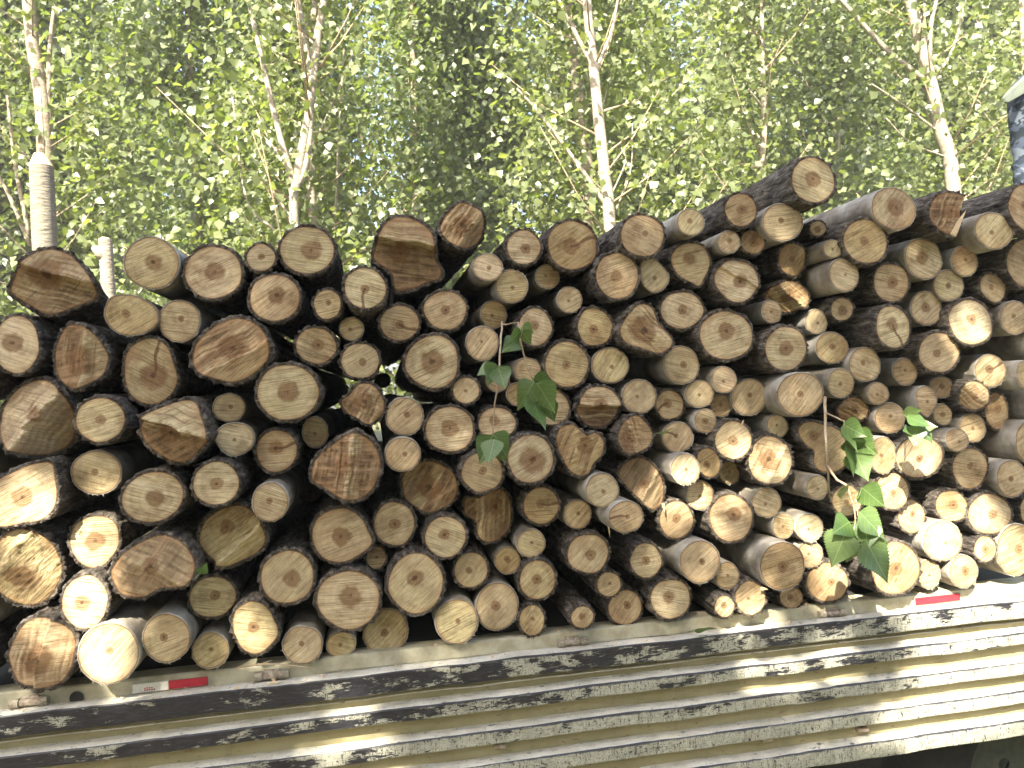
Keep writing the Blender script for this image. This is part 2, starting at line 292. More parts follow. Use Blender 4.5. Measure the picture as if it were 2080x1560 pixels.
(-0.7974,-0.0331,1.6717,(0.0915,0.1017,0.0),'r',0.5,0.2,(0.0062,0.009),0.3,0.35,(-38,0.05,0.75,0.6,0,0.35,0.1,0.35),None,
 "wedge-pointed grey log on the pile's left edge"),
(-0.8073,-0.0553,1.4967,[(-0.0751,0.0252),(-0.0315,0.057),(0.0118,0.0739),(0.0634,0.0752),(0.0696,0.0443),(0.075,-0.0031),(0.0656,-0.0436),(0.0375,-0.0707),(-0.0056,-0.0766),(-0.0794,-0.073)],'r',0.3,0.3,(-0.0078,-0.0088),0.0,0.0,None,None,
 'sunlit log with a pointed corner'),
(-0.6673,-0.0001,1.5305,(0.0592,0.0561,0.0),'s',0.3,0.16,(-0.0044,0.0015),0.0,0.0,None,None,
 'medium pale cream smooth-barked log just below-left of the pale-lipped hollow log'),
(-0.5206,-0.0770,1.4690,(0.0758,0.0668,20),'r',0.42,0.28,(0.0043,-0.0027),0.0,0.0,None,None,
 'large cream rough-barked log directly below the pale-lipped hollow log'),
(-0.3729,-0.0832,1.4925,(0.0599,0.0589,0.0),'r',0.4,0.26,(0.0011,-0.0013),0.0,0.0,None,None,
 'large cream rough-barked log directly above the log with a crumbly strip'),
(-0.2509,-0.0633,1.4350,(0.0448,0.0502,0.0),'s',0.42,0.18,(-0.0015,0.0034),0.0,0.3,None,None,
 'medium greyish smooth-barked log just above-right of the log with a crumbly strip'),
(-0.8315,-0.0415,1.3149,(0.0773,0.1055,0.0),'r',0.4,0.3,(-0.0137,-0.0198),0.25,0.0,(-38,-0.45,0.6,0.05,0,0.0,0.0,0.2),None,
 'tall left-edge log with a slanted lower edge'),
(-0.6788,0.0007,1.3585,[(-0.0618,-0.0045),(-0.0555,0.0374),(-0.0285,0.0655),(0.0167,0.0705),(0.0498,0.0496),(0.0594,0.0097),(0.052,-0.0264),(0.0221,-0.0604),(-0.0065,-0.0699),(-0.0394,-0.0524)],'r',0.35,0.36,(-0.001,0.0025),0.0,0.0,None,None,
 'large cream rough-barked log just above-left of the large almond-shaped brown log'),
(-0.5281,-0.0947,1.3040,[(-0.1018,-0.0083),(-0.0761,0.0337),(-0.0311,0.0649),(0.0247,0.0802),(0.0683,0.0624),(0.0948,0.0306),(0.1065,-0.0061),(0.0971,-0.0408),(0.0739,-0.0564),(0.0182,-0.0605),(-0.0267,-0.0784),(-0.0806,-0.065),(-0.0954,-0.0344)],'r',0.5,0.22,(-0.0009,0.0036),0.4,0.2,(60,-0.05,0.2,0.15,0.0,0.2,0.4,0.15),None,
 'large almond-shaped brown log'),
(-0.3530,-0.0349,1.3501,[(-0.0881,0.0098),(-0.0665,0.0508),(-0.0187,0.0778),(0.0285,0.0803),(0.0627,0.053),(0.0847,0.014),(0.0865,-0.0233),(0.0637,-0.0524),(0.0214,-0.0709),(-0.0261,-0.0813),(-0.0655,-0.0533),(-0.0872,-0.0208)],'r',0.45,0.22,(-0.0154,0.0222),0.0,0.0,(-52,0.3,0.5,0.0,0.02,0.15,0.0,0.5),None,
 'log with a crumbly strip slanting across its face'),
(-0.6903,-0.0544,1.2270,(0.0574,0.0712,0.0),'r',0.25,0.28,(-0.0066,-0.0017),0.0,0.0,None,None,
 "large pale cream log just above-right of the ridged log at the bed's corner"),
(-0.4098,-0.0004,1.1977,(0.061,0.0586,0.0),'r',0.4,0.22,(0.004,0.0027),0.0,0.0,None,None,
 'large cream rough-barked log directly below the log with a crumbly strip'),
(-0.7966,-0.0583,1.1137,[(-0.0791,0.0087),(-0.0637,0.0476),(-0.0358,0.0795),(0.0071,0.0868),(0.0493,0.0708),(0.0781,0.0384),(0.0803,-0.0089),(0.065,-0.06),(0.0369,-0.086),(-0.0113,-0.0861),(-0.0532,-0.0731),(-0.0746,-0.0323)],'r',0.45,0.42,(-0.0082,-0.0166),0.15,0.0,(-14,0.0,0.25,0.1,0.012,0.0,0.1,0.1),None,
 "big log with two upright ridges at the bed's corner"),
(-0.6381,-0.0716,1.1030,(0.0711,0.0733,0.0),'s',0.28,0.14,(0.0025,0.0068),0.0,0.0,None,None,
 "large pale cream log,second one right of the ridged log at the bed's corner"),
(-0.5086,-0.0675,1.1244,(0.0579,0.061,0.0),'s',0.36,0.18,(-0.0067,0.0007),0.0,0.2,None,None,
 'large cream smooth-barked log directly below the large almond-shaped brown log'),
(-0.4180,-0.0200,1.0692,(0.0459,0.0453,0.0),'s',0.4,0.12,(0.0018,0.0028),0.0,0.0,None,None,
 'medium cream smooth-barked log,second one lower right of the large almond-shaped brown log'),
(-0.3051,-0.0403,1.1226,[(-0.0598,0.005),(-0.0519,0.0471),(-0.0275,0.0668),(-0.0001,0.0728),(0.0344,0.0509),(0.0529,0.0119),(0.0606,-0.0261),(0.0352,-0.0581),(-0.0012,-0.0751),(-0.0356,-0.0553),(-0.0519,-0.0265)],'r',0.38,0.22,(-0.0036,-0.0009),0.0,0.0,None,None,
 'large cream rough-barked log,second one below the log with a crumbly strip'),
(-0.1950,-0.0199,1.0586,(0.0515,0.0489,0.0),'s',0.33,0.14,(-0.0017,0.0024),0.0,0.2,None,None,
 'medium pale cream smooth-barked log,third one below the log with a poking corner'),
(-0.0992,-0.0000,1.0432,(0.0387,0.0353,0.0),'s',0.48,0.1,(-0.002,-0.0001),0.0,0.0,None,None,
 'small cream smooth-barked log,second one lower left of the shaggy stained log'),
(-0.2220,-0.0302,1.2384,(0.0722,0.074,0.0),'r',0.42,0.3,(0.0094,-0.0046),0.0,0.35,None,None,
 'large greyish rough-barked log just below-left of the log with a poking corner'),
(-0.0840,-0.0097,1.3294,[(-0.0826,0.0094),(-0.0645,0.0523),(-0.0201,0.0743),(0.0234,0.071),(0.0598,0.0426),(0.0768,0.0026),(0.0841,-0.0301),(0.0486,-0.0592),(0.0038,-0.077),(-0.0455,-0.0675),(-0.0748,-0.0331)],'r',0.45,0.32,(-0.0014,-0.0037),0.0,0.35,None,None,
 'log with a corner poking out at lower right'),
(0.0010,0.0304,1.2548,(0.0305,0.0348,0.0),'r',0.6,0.14,(0.002,0.0016),0.0,0.0,None,None,
 'small orange-brown rough-barked log just below-right of the log with a poking corner'),
(-0.0736,-0.0372,1.1670,(0.0868,0.0825,0.0),'r',0.36,0.34,(0.0053,0.0083),0.0,0.2,None,None,
 'large cream rough-barked log directly below the log with a poking corner'),
(0.0526,0.0090,1.3447,(0.0598,0.064,0.0),'r',0.36,0.25,(0.0012,-0.0014),0.0,0.0,None,None,
 'large log just below-left of the dark log with a brown band across its face'),
(0.1827,-0.0293,1.3057,(0.0601,0.0596,0.0),'r',0.42,0.26,(-0.003,0.0064),0.0,0.35,None,None,
 'medium greyish rough-barked log just below-left of the boot-shaped dark brown log'),
(0.0994,-0.0399,1.1943,(0.0787,0.085,0.0),'r',0.4,0.26,(-0.0019,0.013),0.2,0.2,None,None,
 'stained log with shaggy bark under its rim'),
(0.0160,0.0273,1.0575,(0.0614,0.0603,0.0),'s',0.45,0.18,(-0.0015,-0.0038),0.0,0.0,None,None,
 'large cream smooth-barked log just below-left of the shaggy stained log'),
(0.2020,-0.0249,1.0797,(0.0578,0.0598,0.0),'s',0.33,0.12,(0.0021,0.0012),0.0,0.0,None,None,
 'medium pale cream smooth-barked log just below-right of the shaggy stained log'),
(0.2495,0.0001,1.2063,(0.052,0.0513,0.0),'r',0.52,0.18,(-0.0061,0.0006),0.0,0.1,None,None,
 'medium tan rough-barked log directly below the boot-shaped dark brown log'),
(0.3155,0.0016,1.1016,(0.0583,0.0665,0.0),'s',0.45,0.22,(-0.0035,0.0027),0.0,0.25,None,None,
 'large greyish smooth-barked log,third one right of the shaggy stained log'),
(0.3526,0.0182,1.2184,(0.0364,0.037,0.0),'s',0.55,0.25,(-0.0003,0.0028),0.0,0.0,None,None,
 'small tan smooth-barked log just below-right of the boot-shaped dark brown log'),
(0.4169,-0.0000,1.2634,(0.0407,0.0398,0.0),'s',0.48,0.1,(0.0014,0.0028),0.0,0.1,None,None,
 'small cream smooth-barked log,second one lower right of the boot-shaped dark brown log'),
(0.4271,-0.0127,1.1664,(0.0561,0.0599,0.0),'r',0.48,0.25,(-0.002,0.0021),0.0,0.0,None,None,
 'medium cream log just above-left of the low small log by the middle hinge'),
(0.4074,-0.0091,1.0581,(0.0392,0.0477,0.0),'r',0.48,0.12,(0.0022,0.0038),0.0,0.0,None,None,
 'small cream rough-barked log just left of the low small log by the middle hinge'),
(0.5369,-0.0500,1.0644,(0.0352,0.0351,0.0),'r',0.5,0.28,(-0.0013,0.0029),0.0,0.0,None,None,
 'small log lying low on the bed by the middle hinge'),
(0.5674,-0.0301,1.2283,(0.0641,0.0575,0.0),'r',0.42,0.25,(0.0081,-0.0047),0.0,0.3,None,None,
 'medium greyish rough-barked log directly above the low small log by the middle hinge'),
(0.6256,-0.0158,1.1364,(0.0391,0.0388,0.0),'r',0.46,0.05,(0.0035,0.0018),0.0,0.2,None,None,
 'small cream log just above-right of the low small log by the middle hinge'),
(0.6749,0.0033,1.0628,(0.0546,0.0546,0.0),'r',0.48,0.2,(0.0062,0.006),0.0,0.1,None,None,
 'medium cream log,second one right of the low small log by the middle hinge'),
(0.7314,-0.0299,1.1950,(0.0498,0.0527,0.0),'r',0.45,0.22,(0.0002,0.0004),0.0,0.2,None,None,
 'medium cream rough-barked log just left of the log with broad pale grey bark'),
(0.7973,-0.0298,1.0827,(0.0638,0.0599,0.0),'r',0.46,0.28,(-0.0051,0.0048),0.0,0.3,None,None,
 'medium greyish rough-barked log just below-left of the log with broad pale grey bark'),
(0.8791,-0.0502,1.1835,(0.0596,0.0598,0.0),'s',0.45,0.16,(0.0063,-0.0003),0.0,0.3,None,None,
 'log with broad pale grey bark and small black pith'),
(0.4493,-0.0001,1.3641,(0.0552,0.0563,0.0),'r',0.52,0.24,(-0.0011,0.0055),0.0,0.0,None,-5,
 'medium tan rough-barked log just below-left of the brown log shaped like a heart'),
(0.5518,0.0001,1.3319,(0.0388,0.0416,0.0),'s',0.5,0.16,(0.0018,0.0022),0.0,0.0,None,None,
 'small tan smooth-barked log directly below the brown log shaped like a heart'),
(0.6054,-0.0665,1.4027,(0.0465,0.0473,0.0),'s',0.38,0.14,(0.0026,-0.0037),0.0,0.4,None,None,
 'medium greyish smooth-barked log just left of the pointed brown log with a pale crack'),
(0.6569,-0.0993,1.3325,(0.049,0.0428,0.0),'s',0.48,0.16,(0.0033,0.0008),0.0,0.0,None,180,
 'medium cream log just below-left of the pointed brown log with a pale crack'),
(0.7436,-0.0064,1.4044,[(-0.0701,0.0282),(-0.0513,0.061),(-0.0075,0.0774),(0.0277,0.0627),(0.0614,0.0122),(0.068,-0.0297),(0.0572,-0.0702),(0.0204,-0.0812),(-0.0141,-0.0511),(-0.052,-0.0072)],'r',0.55,0.2,(0.0029,-0.0015),0.5,0.25,(-30,0.25,0.2,0.2,0,0.3,0.5,0.35),None,
 'pointed brown log with a pale crack'),
(0.8377,-0.0001,1.2944,(0.0543,0.0582,0.0),'r',0.52,0.25,(0.0016,0.0038),0.0,0.1,None,None,
 'medium tan rough-barked log just above-left of the log with broad pale grey bark'),
(0.3098,0.0365,1.3398,[(-0.0707,0.0243),(-0.0624,0.0573),(-0.0285,0.0575),(-0.0076,0.0667),(0.0272,0.0804),(0.0607,0.0617),(0.0724,0.0201),(0.067,-0.0338),(0.0406,-0.0655),(-0.0011,-0.0782),(-0.0342,-0.0592),(-0.0427,-0.0114),(-0.065,0.0038)],'r',0.55,0.34,(0.0217,0.024),0.45,0.0,(-8,-0.25,0.2,0.25,0,0.3,0.35,0.25),None,
 'boot-shaped dark brown log'),
(0.2877,-0.0379,1.4703,(0.0608,0.0586,0.0),'r',0.5,0.2,(0.002,0.0031),0.2,0.3,None,None,
 'medium greyish rough-barked log directly above the boot-shaped dark brown log'),
(0.8501,-0.0515,1.4414,(0.0428,0.0445,0.0),'s',0.3,0.14,(0.0028,-0.0015),0.0,0.0,None,None,
 'small pale cream log just below-right of the orange log with a dark hollow'),
(0.9317,-0.0227,1.4511,[(-0.0392,0.0095),(-0.0244,0.0403),(0.0097,0.0437),(0.0335,0.0186),(0.0377,-0.0136),(0.0199,-0.0429),(-0.0096,-0.0436),(-0.0306,-0.0228)],'r',0.6,0.25,(-0.0046,-0.0038),0.0,0.0,None,None,
 'small orange-brown rough-barked log just below-left of the splinter-rimmed log'),
(1.0232,0.0388,1.4109,(0.0347,0.0351,0.0),'s',0.5,0.1,(-0.0005,0.0013),0.0,0.0,None,None,
 'small tan smooth-barked log directly below the splinter-rimmed log'),
(1.0084,-0.0269,1.5103,(0.0598,0.0598,0.0),'r',0.42,0.26,(-0.0016,-0.0027),0.0,0.0,None,None,
 'log with a splinter spiking from its upper rim'),
(1.1175,-0.0356,1.4455,(0.0717,0.0743,0.0),'r',0.4,0.4,(-0.0014,0.0015),0.1,0.0,(-30,0.25,0.15,0,0.01,0,0,0.1),None,
 'log with orange heart and scaly pale crescent'),
(1.1590,-0.0001,1.5408,(0.0333,0.0335,0.0),'s',0.48,0.08,(-0.0022,0.0015),0.0,0.1,None,None,
 'small cream smooth-barked log directly above the scaly log with orange heart'),
(1.2930,-0.0299,1.4775,[(-0.0929,0.0551),(-0.0578,0.0785),(-0.0119,0.0688),(0.0342,0.0548),(0.0714,0.017),(0.0731,-0.0403),(0.0347,-0.0805),(-0.0229,-0.0794),(-0.0464,-0.0537),(-0.0443,-0.0156),(-0.0737,0.0116)],'r',0.5,0.2,(-0.0372,0.0306),0.35,0.1,None,None,
 'two-lobed log behind the hanging stick'),
(1.2449,-0.0500,1.3627,(0.0331,0.0359,0.0),'s',0.5,0.08,(0.001,-0.0039),0.0,0.2,None,None,
 'small tan smooth-barked log directly below the two-lobed log behind the hanging stick'),
(0.9101,-0.0006,1.3585,(0.0427,0.0428,0.0),'s',0.45,0.12,(-0.0003,-0.0028),0.0,0.0,None,None,
 'small cream smooth-barked log just above-left of the log with a bright sun stripe'),
(0.9916,-0.0225,1.2900,(0.069,0.0725,0.0),'r',0.36,0.3,(0.0095,0.0104),0.0,0.0,None,None,
 'log with a bright sun stripe beside its pith'),
(1.1029,-0.0203,1.3258,(0.0468,0.0431,0.0),'s',0.4,0.1,(-0.005,-0.0038),0.0,0.0,None,None,
 'small cream smooth-barked log just above-right of the log with a bright sun stripe'),
(1.1496,-0.0200,1.2559,(0.0346,0.039,0.0),'s',0.48,0.12,(-0.0015,-0.003),0.0,0.0,None,None,
 'small cream smooth-barked log directly above the thick pale-barked log with ridged saw marks'),
(1.2263,-0.0299,1.2458,(0.0444,0.0405,0.0),'s',0.3,0.06,(-0.0033,-0.0045),0.0,0.0,None,None,
 'small log just above-right of the thick pale-barked log with ridged saw marks'),
(1.1091,-0.0800,1.1571,(0.0689,0.0685,0.0),'s',0.46,0.22,(-0.0006,-0.002),0.0,0.0,None,None,
 'thick pale-barked log with ridged saw marks'),
(0.9677,-0.0300,1.1312,(0.0366,0.0396,0.0),'s',0.45,0.12,(0.001,0.0009),0.0,0.0,None,None,
 'small cream smooth-barked log just below-right of the log with broad pale grey bark'),
(0.9453,-0.0498,1.0530,(0.0331,0.0349,0.0),'r',0.55,0.28,(-0.0021,0.0034),0.15,0.0,None,None,
 'small tan rough-barked log just left of the splintered stubby log on the bed edge'),
(1.0240,-0.0503,1.0687,(0.0503,0.0507,0.0),'r',0.45,0.08,(-0.006,-0.0012),0.0,0.0,None,None,
 'splintered stubby log on the bed edge'),
(1.1758,-0.0001,1.0424,(0.0398,0.035,0.0),'r',0.55,0.3,(-0.0021,-0.0008),0.0,0.0,None,None,
 'small tan rough-barked log directly below the thick pale-barked log with ridged saw marks'),
(1.2278,-0.0230,1.1666,(0.0414,0.0391,0.0),'s',0.4,0.1,(-0.0038,0.0031),0.0,0.0,None,None,
 'small cream log,second one right of the thick pale-barked log with ridged saw marks'),
(1.2778,-0.0254,1.0831,(0.0691,0.061,0.0),'r',0.55,0.2,(0.0124,-0.0012),0.0,0.0,None,None,
 'large tan rough-barked log just left of the big fuzzy-edged log'),
(1.3679,0.0001,1.3088,(0.0508,0.0503,0.0),'r',0.42,0.15,(-0.0015,-0.0056),0.0,0.0,None,None,
 'medium cream rough-barked log directly below the crumpled brown log'),
(1.5045,-0.0199,1.3288,(0.06,0.0593,0.0),'r',0.5,0.2,(0.0016,-0.0058),0.0,0.0,None,None,
 'medium tan rough-barked log just below-left of the half-sunlit round log'),
(1.4063,0.0001,1.5744,(0.0561,0.0402,0.0),'r',0.65,0.25,(0.0006,-0.0015),0.45,0.0,(60,0,0.2,0.2,0,0.2,0.3,0.3),None,
 'crumpled brown log above the leafy twig'),
(1.5083,-0.0198,1.5447,(0.0482,0.0461,0.0),'s',0.5,0.12,(0.0009,0.0051),0.0,0.0,None,None,
 'small tan smooth-barked log just above-left of the half-sunlit round log'),
(1.6298,-0.0199,1.5877,[(-0.0373,0.0092),(-0.0242,0.0378),(0.0026,0.0467),(0.0315,0.0321),(0.0398,0.0023),(0.0198,-0.0304),(-0.0027,-0.0482),(-0.0276,-0.0234)],'s',0.52,0.14,(0.0031,-0.001),0.0,0.0,None,None,
 'small tan smooth-barked log directly above the half-sunlit round log'),
(1.7210,0.0246,1.6259,(0.04,0.0339,0.0),'s',0.6,0.25,(0.003,0.0012),0.3,0.0,None,None,
 'small stained brown log just left of the slant-split log near the right edge'),
(1.7966,-0.0225,1.5968,(0.0538,0.0486,0.0),'r',0.55,0.2,(-0.0017,-0.0042),0.15,0.0,(50,0.1,0.2,0.2,0,0.1,0.1,0.2),None,
 'rough-barked log split on the slant near the right edge'),
(1.7080,0.0100,1.5430,(0.0311,0.0336,0.0),'s',0.55,0.3,(0.0007,0.0005),0.0,0.0,None,None,
 'tiny tan log just below-left of the slant-split log near the right edge'),
(1.9050,0.0200,1.5424,(0.0484,0.0622,0.0),'r',0.55,0.25,(0.0053,0.007),0.3,0.0,None,None,
 'medium stained brown log just below-right of the slant-split log near the right edge'),
(1.8005,0.0001,1.4978,(0.0438,0.0444,0.0),'s',0.45,0.12,(0.0011,-0.0016),0.0,0.0,None,None,
 'small cream smooth-barked log directly below the slant-split log near the right edge'),
(1.7128,-0.0399,1.4682,(0.0358,0.0359,0.0),'s',0.45,0.06,(0.0034,-0.0043),0.0,0.0,None,None,
 'small cream smooth-barked log just above-right of the half-sunlit round log'),
(1.4762,-0.0226,1.4367,(0.0446,0.0562,0.0),'s',0.4,0.12,(-0.0042,0.0009),0.0,0.0,None,None,
 'medium cream smooth-barked log just left of the half-sunlit round log'),
(1.5909,-0.0289,1.4255,(0.0825,0.0685,0.0),'r',0.36,0.15,(0.0023,-0.0059),0.1,0.0,None,None,
 'big round log half in sun below the leaf sprig'),
(1.7580,-0.0300,1.3809,(0.0638,0.0663,0.0),'r',0.52,0.16,(0.002,0.0062),0.0,0.0,None,None,
 'large tan rough-barked log just above-right of the log with flaking bark torn white'),
(1.8906,-0.0400,1.3418,(0.0525,0.0576,0.0),'s',0.48,0.16,(-0.0016,-0.0009),0.0,0.0,None,None,
 'medium cream log,second one upper right of the log with flaking bark torn white'),
(1.9555,-0.0483,1.4494,(0.0564,0.0653,0.0),'s',0.4,0.15,(-0.0037,-0.0033),0.0,0.0,None,None,
 'medium cream log,second one lower right of the slant-split log near the right edge'),
(1.6984,-0.0201,1.2706,(0.0566,0.0512,0.0),'r',0.42,0.3,(0.0067,0.001),0.0,0.0,None,None,
 'log with flaking bark torn white'),
(1.8175,-0.0300,1.2393,(0.0802,0.0665,0.0),'r',0.42,0.22,(0.0091,-0.0019),0.0,0.0,None,None,
 'large cream rough-barked log just above-right of the glaring sunlit log'),
(1.5717,-0.0093,1.2479,(0.0541,0.0554,0.0),'r',0.42,0.18,(0.006,0.0055),0.0,0.0,None,None,
 'medium cream rough-barked log just above-left of the glaring sunlit log'),
(1.6496,-0.0366,1.1733,(0.066,0.061,0.0),'s',0.28,0.1,(0.0095,-0.0066),0.0,0.0,None,None,
 'glaring sunlit log with a pinpoint pith'),
(1.7895,-0.0380,1.1382,(0.0414,0.0436,0.0),'r',0.6,0.3,(0.001,-0.0025),0.0,0.0,None,None,
 'small orange-brown log just below-right of the log with flaking bark torn white'),
(1.8960,-0.0377,1.1260,(0.0704,0.0803,0.0),'s',0.4,0.2,(0.0081,-0.0001),0.0,0.0,None,None,
 'large cream smooth-barked log,third one right of the glaring sunlit log'),
(1.4734,-0.0593,1.1127,(0.0818,0.0828,0.0),'r',0.52,0.25,(0.0,0.0),0.0,0.0,None,None,
 "big fuzzy-edged log beside the leafy twig's lowest leaf"),
(1.6112,-0.0201,1.0740,(0.0389,0.0448,0.0),'s',0.45,0.08,(-0.0008,-0.0019),0.0,0.0,None,None,
 'small cream smooth-barked log directly below the glaring sunlit log'),
(1.7109,-0.0400,1.0782,(0.0495,0.0493,0.0),'s',0.45,0.3,(0.0058,-0.0001),0.0,0.0,None,None,
 'medium cream smooth-barked log just below-right of the glaring sunlit log'),
(1.3754,0.0200,1.1726,(0.0397,0.0448,0.0),'r',0.48,0.15,(-0.002,-0.0002),0.0,0.0,None,None,
 'small cream rough-barked log just above-left of the big fuzzy-edged log'),
(1.9849,0.0004,1.2352,(0.0396,0.0496,0.0),'r',0.45,0.2,(-0.0036,0.0014),0.0,0.0,None,None,
 'small cream rough-barked log,third one right of the log with flaking bark torn white'),
(0.3534,0.0399,1.7117,(0.0353,0.0333,0.0),'s',0.55,0.1,(-0.0005,-0.0017),0.0,0.0,None,None,
 'small tan log,third one right of the large lumpy log with a ragged heart'),
(2.0470,-0.0202,1.7549,(0.0723,0.065,0.0),'s',0.4,0.22,(0.0049,0.0051),0.0,0.0,None,None,
 'large part-hidden log,second one lower right of the brown log with five sides'),
(2.0865,-0.0201,1.8898,(0.0799,0.0715,0.0),'r',0.4,0.22,(-0.0093,0.0006),0.0,0.0,None,None,
 'large part-hidden rough-barked log,second one right of the brown log with five sides'),
(2.0357,-0.0200,1.5515,(0.0613,0.0557,0.0),'s',0.4,0.22,(-0.0033,0.0058),0.0,0.0,None,None,
 'medium part-hidden log,third one right of the slant-split log near the right edge'),
(2.0381,-0.0200,1.3474,(0.0649,0.0587,0.0),'r',0.4,0.22,(0.0044,-0.0036),0.0,0.0,None,None,
 'medium part-hidden log,fourth one right of the log with flaking bark torn white'),
(-0.9613,-0.0303,1.2216,(0.0564,0.0643,0.0),'s',0.4,0.22,(-0.0031,-0.0053),0.0,0.0,None,None,
 'large log just below-left of the tall left-edge log with a slanted lower edge'),
(-0.9745,-0.0084,1.0992,(0.0569,0.065,0.0),'r',0.4,0.22,(0.0067,-0.0032),0.0,0.0,None,None,
 "large part-hidden rough-barked log just left of the ridged log at the bed's corner"),
(-0.9561,-0.0200,1.5875,(0.0565,0.0648,0.0),'s',0.4,0.22,(0.0015,-0.0004),0.0,0.0,None,None,
 'large part-hidden log just above-left of the sunlit log with a pointed corner'),
(-0.9377,-0.0140,1.7802,(0.0525,0.0604,0.0),'r',0.4,0.22,(0.0018,0.0015),0.0,0.0,None,None,
 "medium log just above-left of the wedge-pointed grey log on the pile's left edge"),
(-0.9720,-0.0200,1.3954,(0.0433,0.0502,0.0),'s',0.4,0.22,(0.0025,-0.0046),0.0,0.0,None,None,
 'medium log just above-left of the tall left-edge log with a slanted lower edge'),
]
FILLERS = [(1.442,1.234,0.0474),(1.31,1.234,0.044),(1.274,1.702,0.0425),(1.934,1.726,0.0417),(1.85,1.426,0.0414),(1.154,1.978,0.0412),(-0.214,1.354,0.0407),(0.254,2.002,0.04),(1.538,2.05,0.0384),(0.53,1.138,0.0382),(0.746,1.282,0.0379),(1.19,1.318,0.0378),(1.778,1.702,0.0372),(-0.166,1.426,0.0371),(1.298,1.594,0.0366),(0.662,1.246,0.0362),(1.37,1.054,0.0349),(1.106,1.054,0.0347),(1.418,1.378,0.0346),(1.622,1.318,0.0346),(0.386,1.786,0.0343),(1.406,1.486,0.0341),(1.862,1.75,0.0338),(1.07,1.714,0.0335),(0.11,1.078,0.0335),(0.89,1.09,0.0329),(1.874,2.002,0.0329),(1.598,1.798,0.0328),(1.442,1.918,0.0328),(1.538,1.618,0.0327),(-0.574,1.57,0.0324),(1.01,1.186,0.0324),(1.31,1.366,0.0322),(1.286,1.306,0.0319),(0.302,1.942,0.0313),(0.494,1.282,0.0313),(1.274,2.098,0.0312),(1.514,1.714,0.0309),(0.062,1.738,0.0304),(1.814,1.93,0.0303),(1.094,1.87,0.0303),(1.646,1.51,0.0302),(0.53,1.402,0.0295),(0.494,1.93,0.0293),(0.542,1.858,0.0293),(0.794,1.714,0.0291)]
GAPS = [(-0.811,1.499,0.091,0.082),(-0.812,1.37,0.075,0.058),(-0.688,1.365,0.046,0.065),(-0.683,1.223,0.064,0.073),(-0.639,1.1,0.078,0.077),(-0.853,1.292,0.042,0.046),(-0.626,1.015,0.067,0.024),(-0.653,1.535,0.055,0.047),(0.853,1.438,0.052,0.046),(0.907,1.346,0.032,0.022),(0.943,1.289,0.044,0.075),(1.214,1.246,0.052,0.045),(1.45,1.441,0.048,0.057),(1.544,1.399,0.052,0.057),(1.667,1.274,0.076,0.058),(1.637,1.175,0.079,0.069),(1.567,1.239,0.036,0.057),(1.478,1.074,0.064,0.057),(1.29,1.078,0.046,0.048),(1.024,1.069,0.053,0.049),(1.21,1.176,0.034,0.036),(1.097,1.456,0.068,0.072),(0.995,1.504,0.05,0.055),(1.681,1.07,0.056,0.049),(1.798,1.235,0.077,0.067),(1.744,1.021,0.253,0.087),(1.745,0.889,0.236,0.087),(1.688,0.75,0.285,0.087),(1.633,0.655,0.198,0.072),(1.203,0.891,0.123,0.022),(1.063,0.823,0.09,0.022),(1.77,1.815,0.07,0.07),(1.822,1.666,0.05,0.044),(0.2,1.088,0.049,0.051),(-0.304,1.136,0.042,0.049),(0.432,0.936,0.081,0.023),(0.098,1.038,0.076,0.018),(-0.098,0.859,0.111,0.025),(0.716,1.387,0.028,0.027),(1.723,1.387,0.043,0.049),(1.876,1.126,0.061,0.073),(-0.094,0.946,0.049,0.017),(1.518,1.515,0.032,0.029),(1.217,2.008,0.037,0.034),(1.412,1.322,0.063,0.057),(1.358,1.185,0.094,0.084),(1.375,1.495,0.039,0.042),(1.583,1.526,0.042,0.034)]
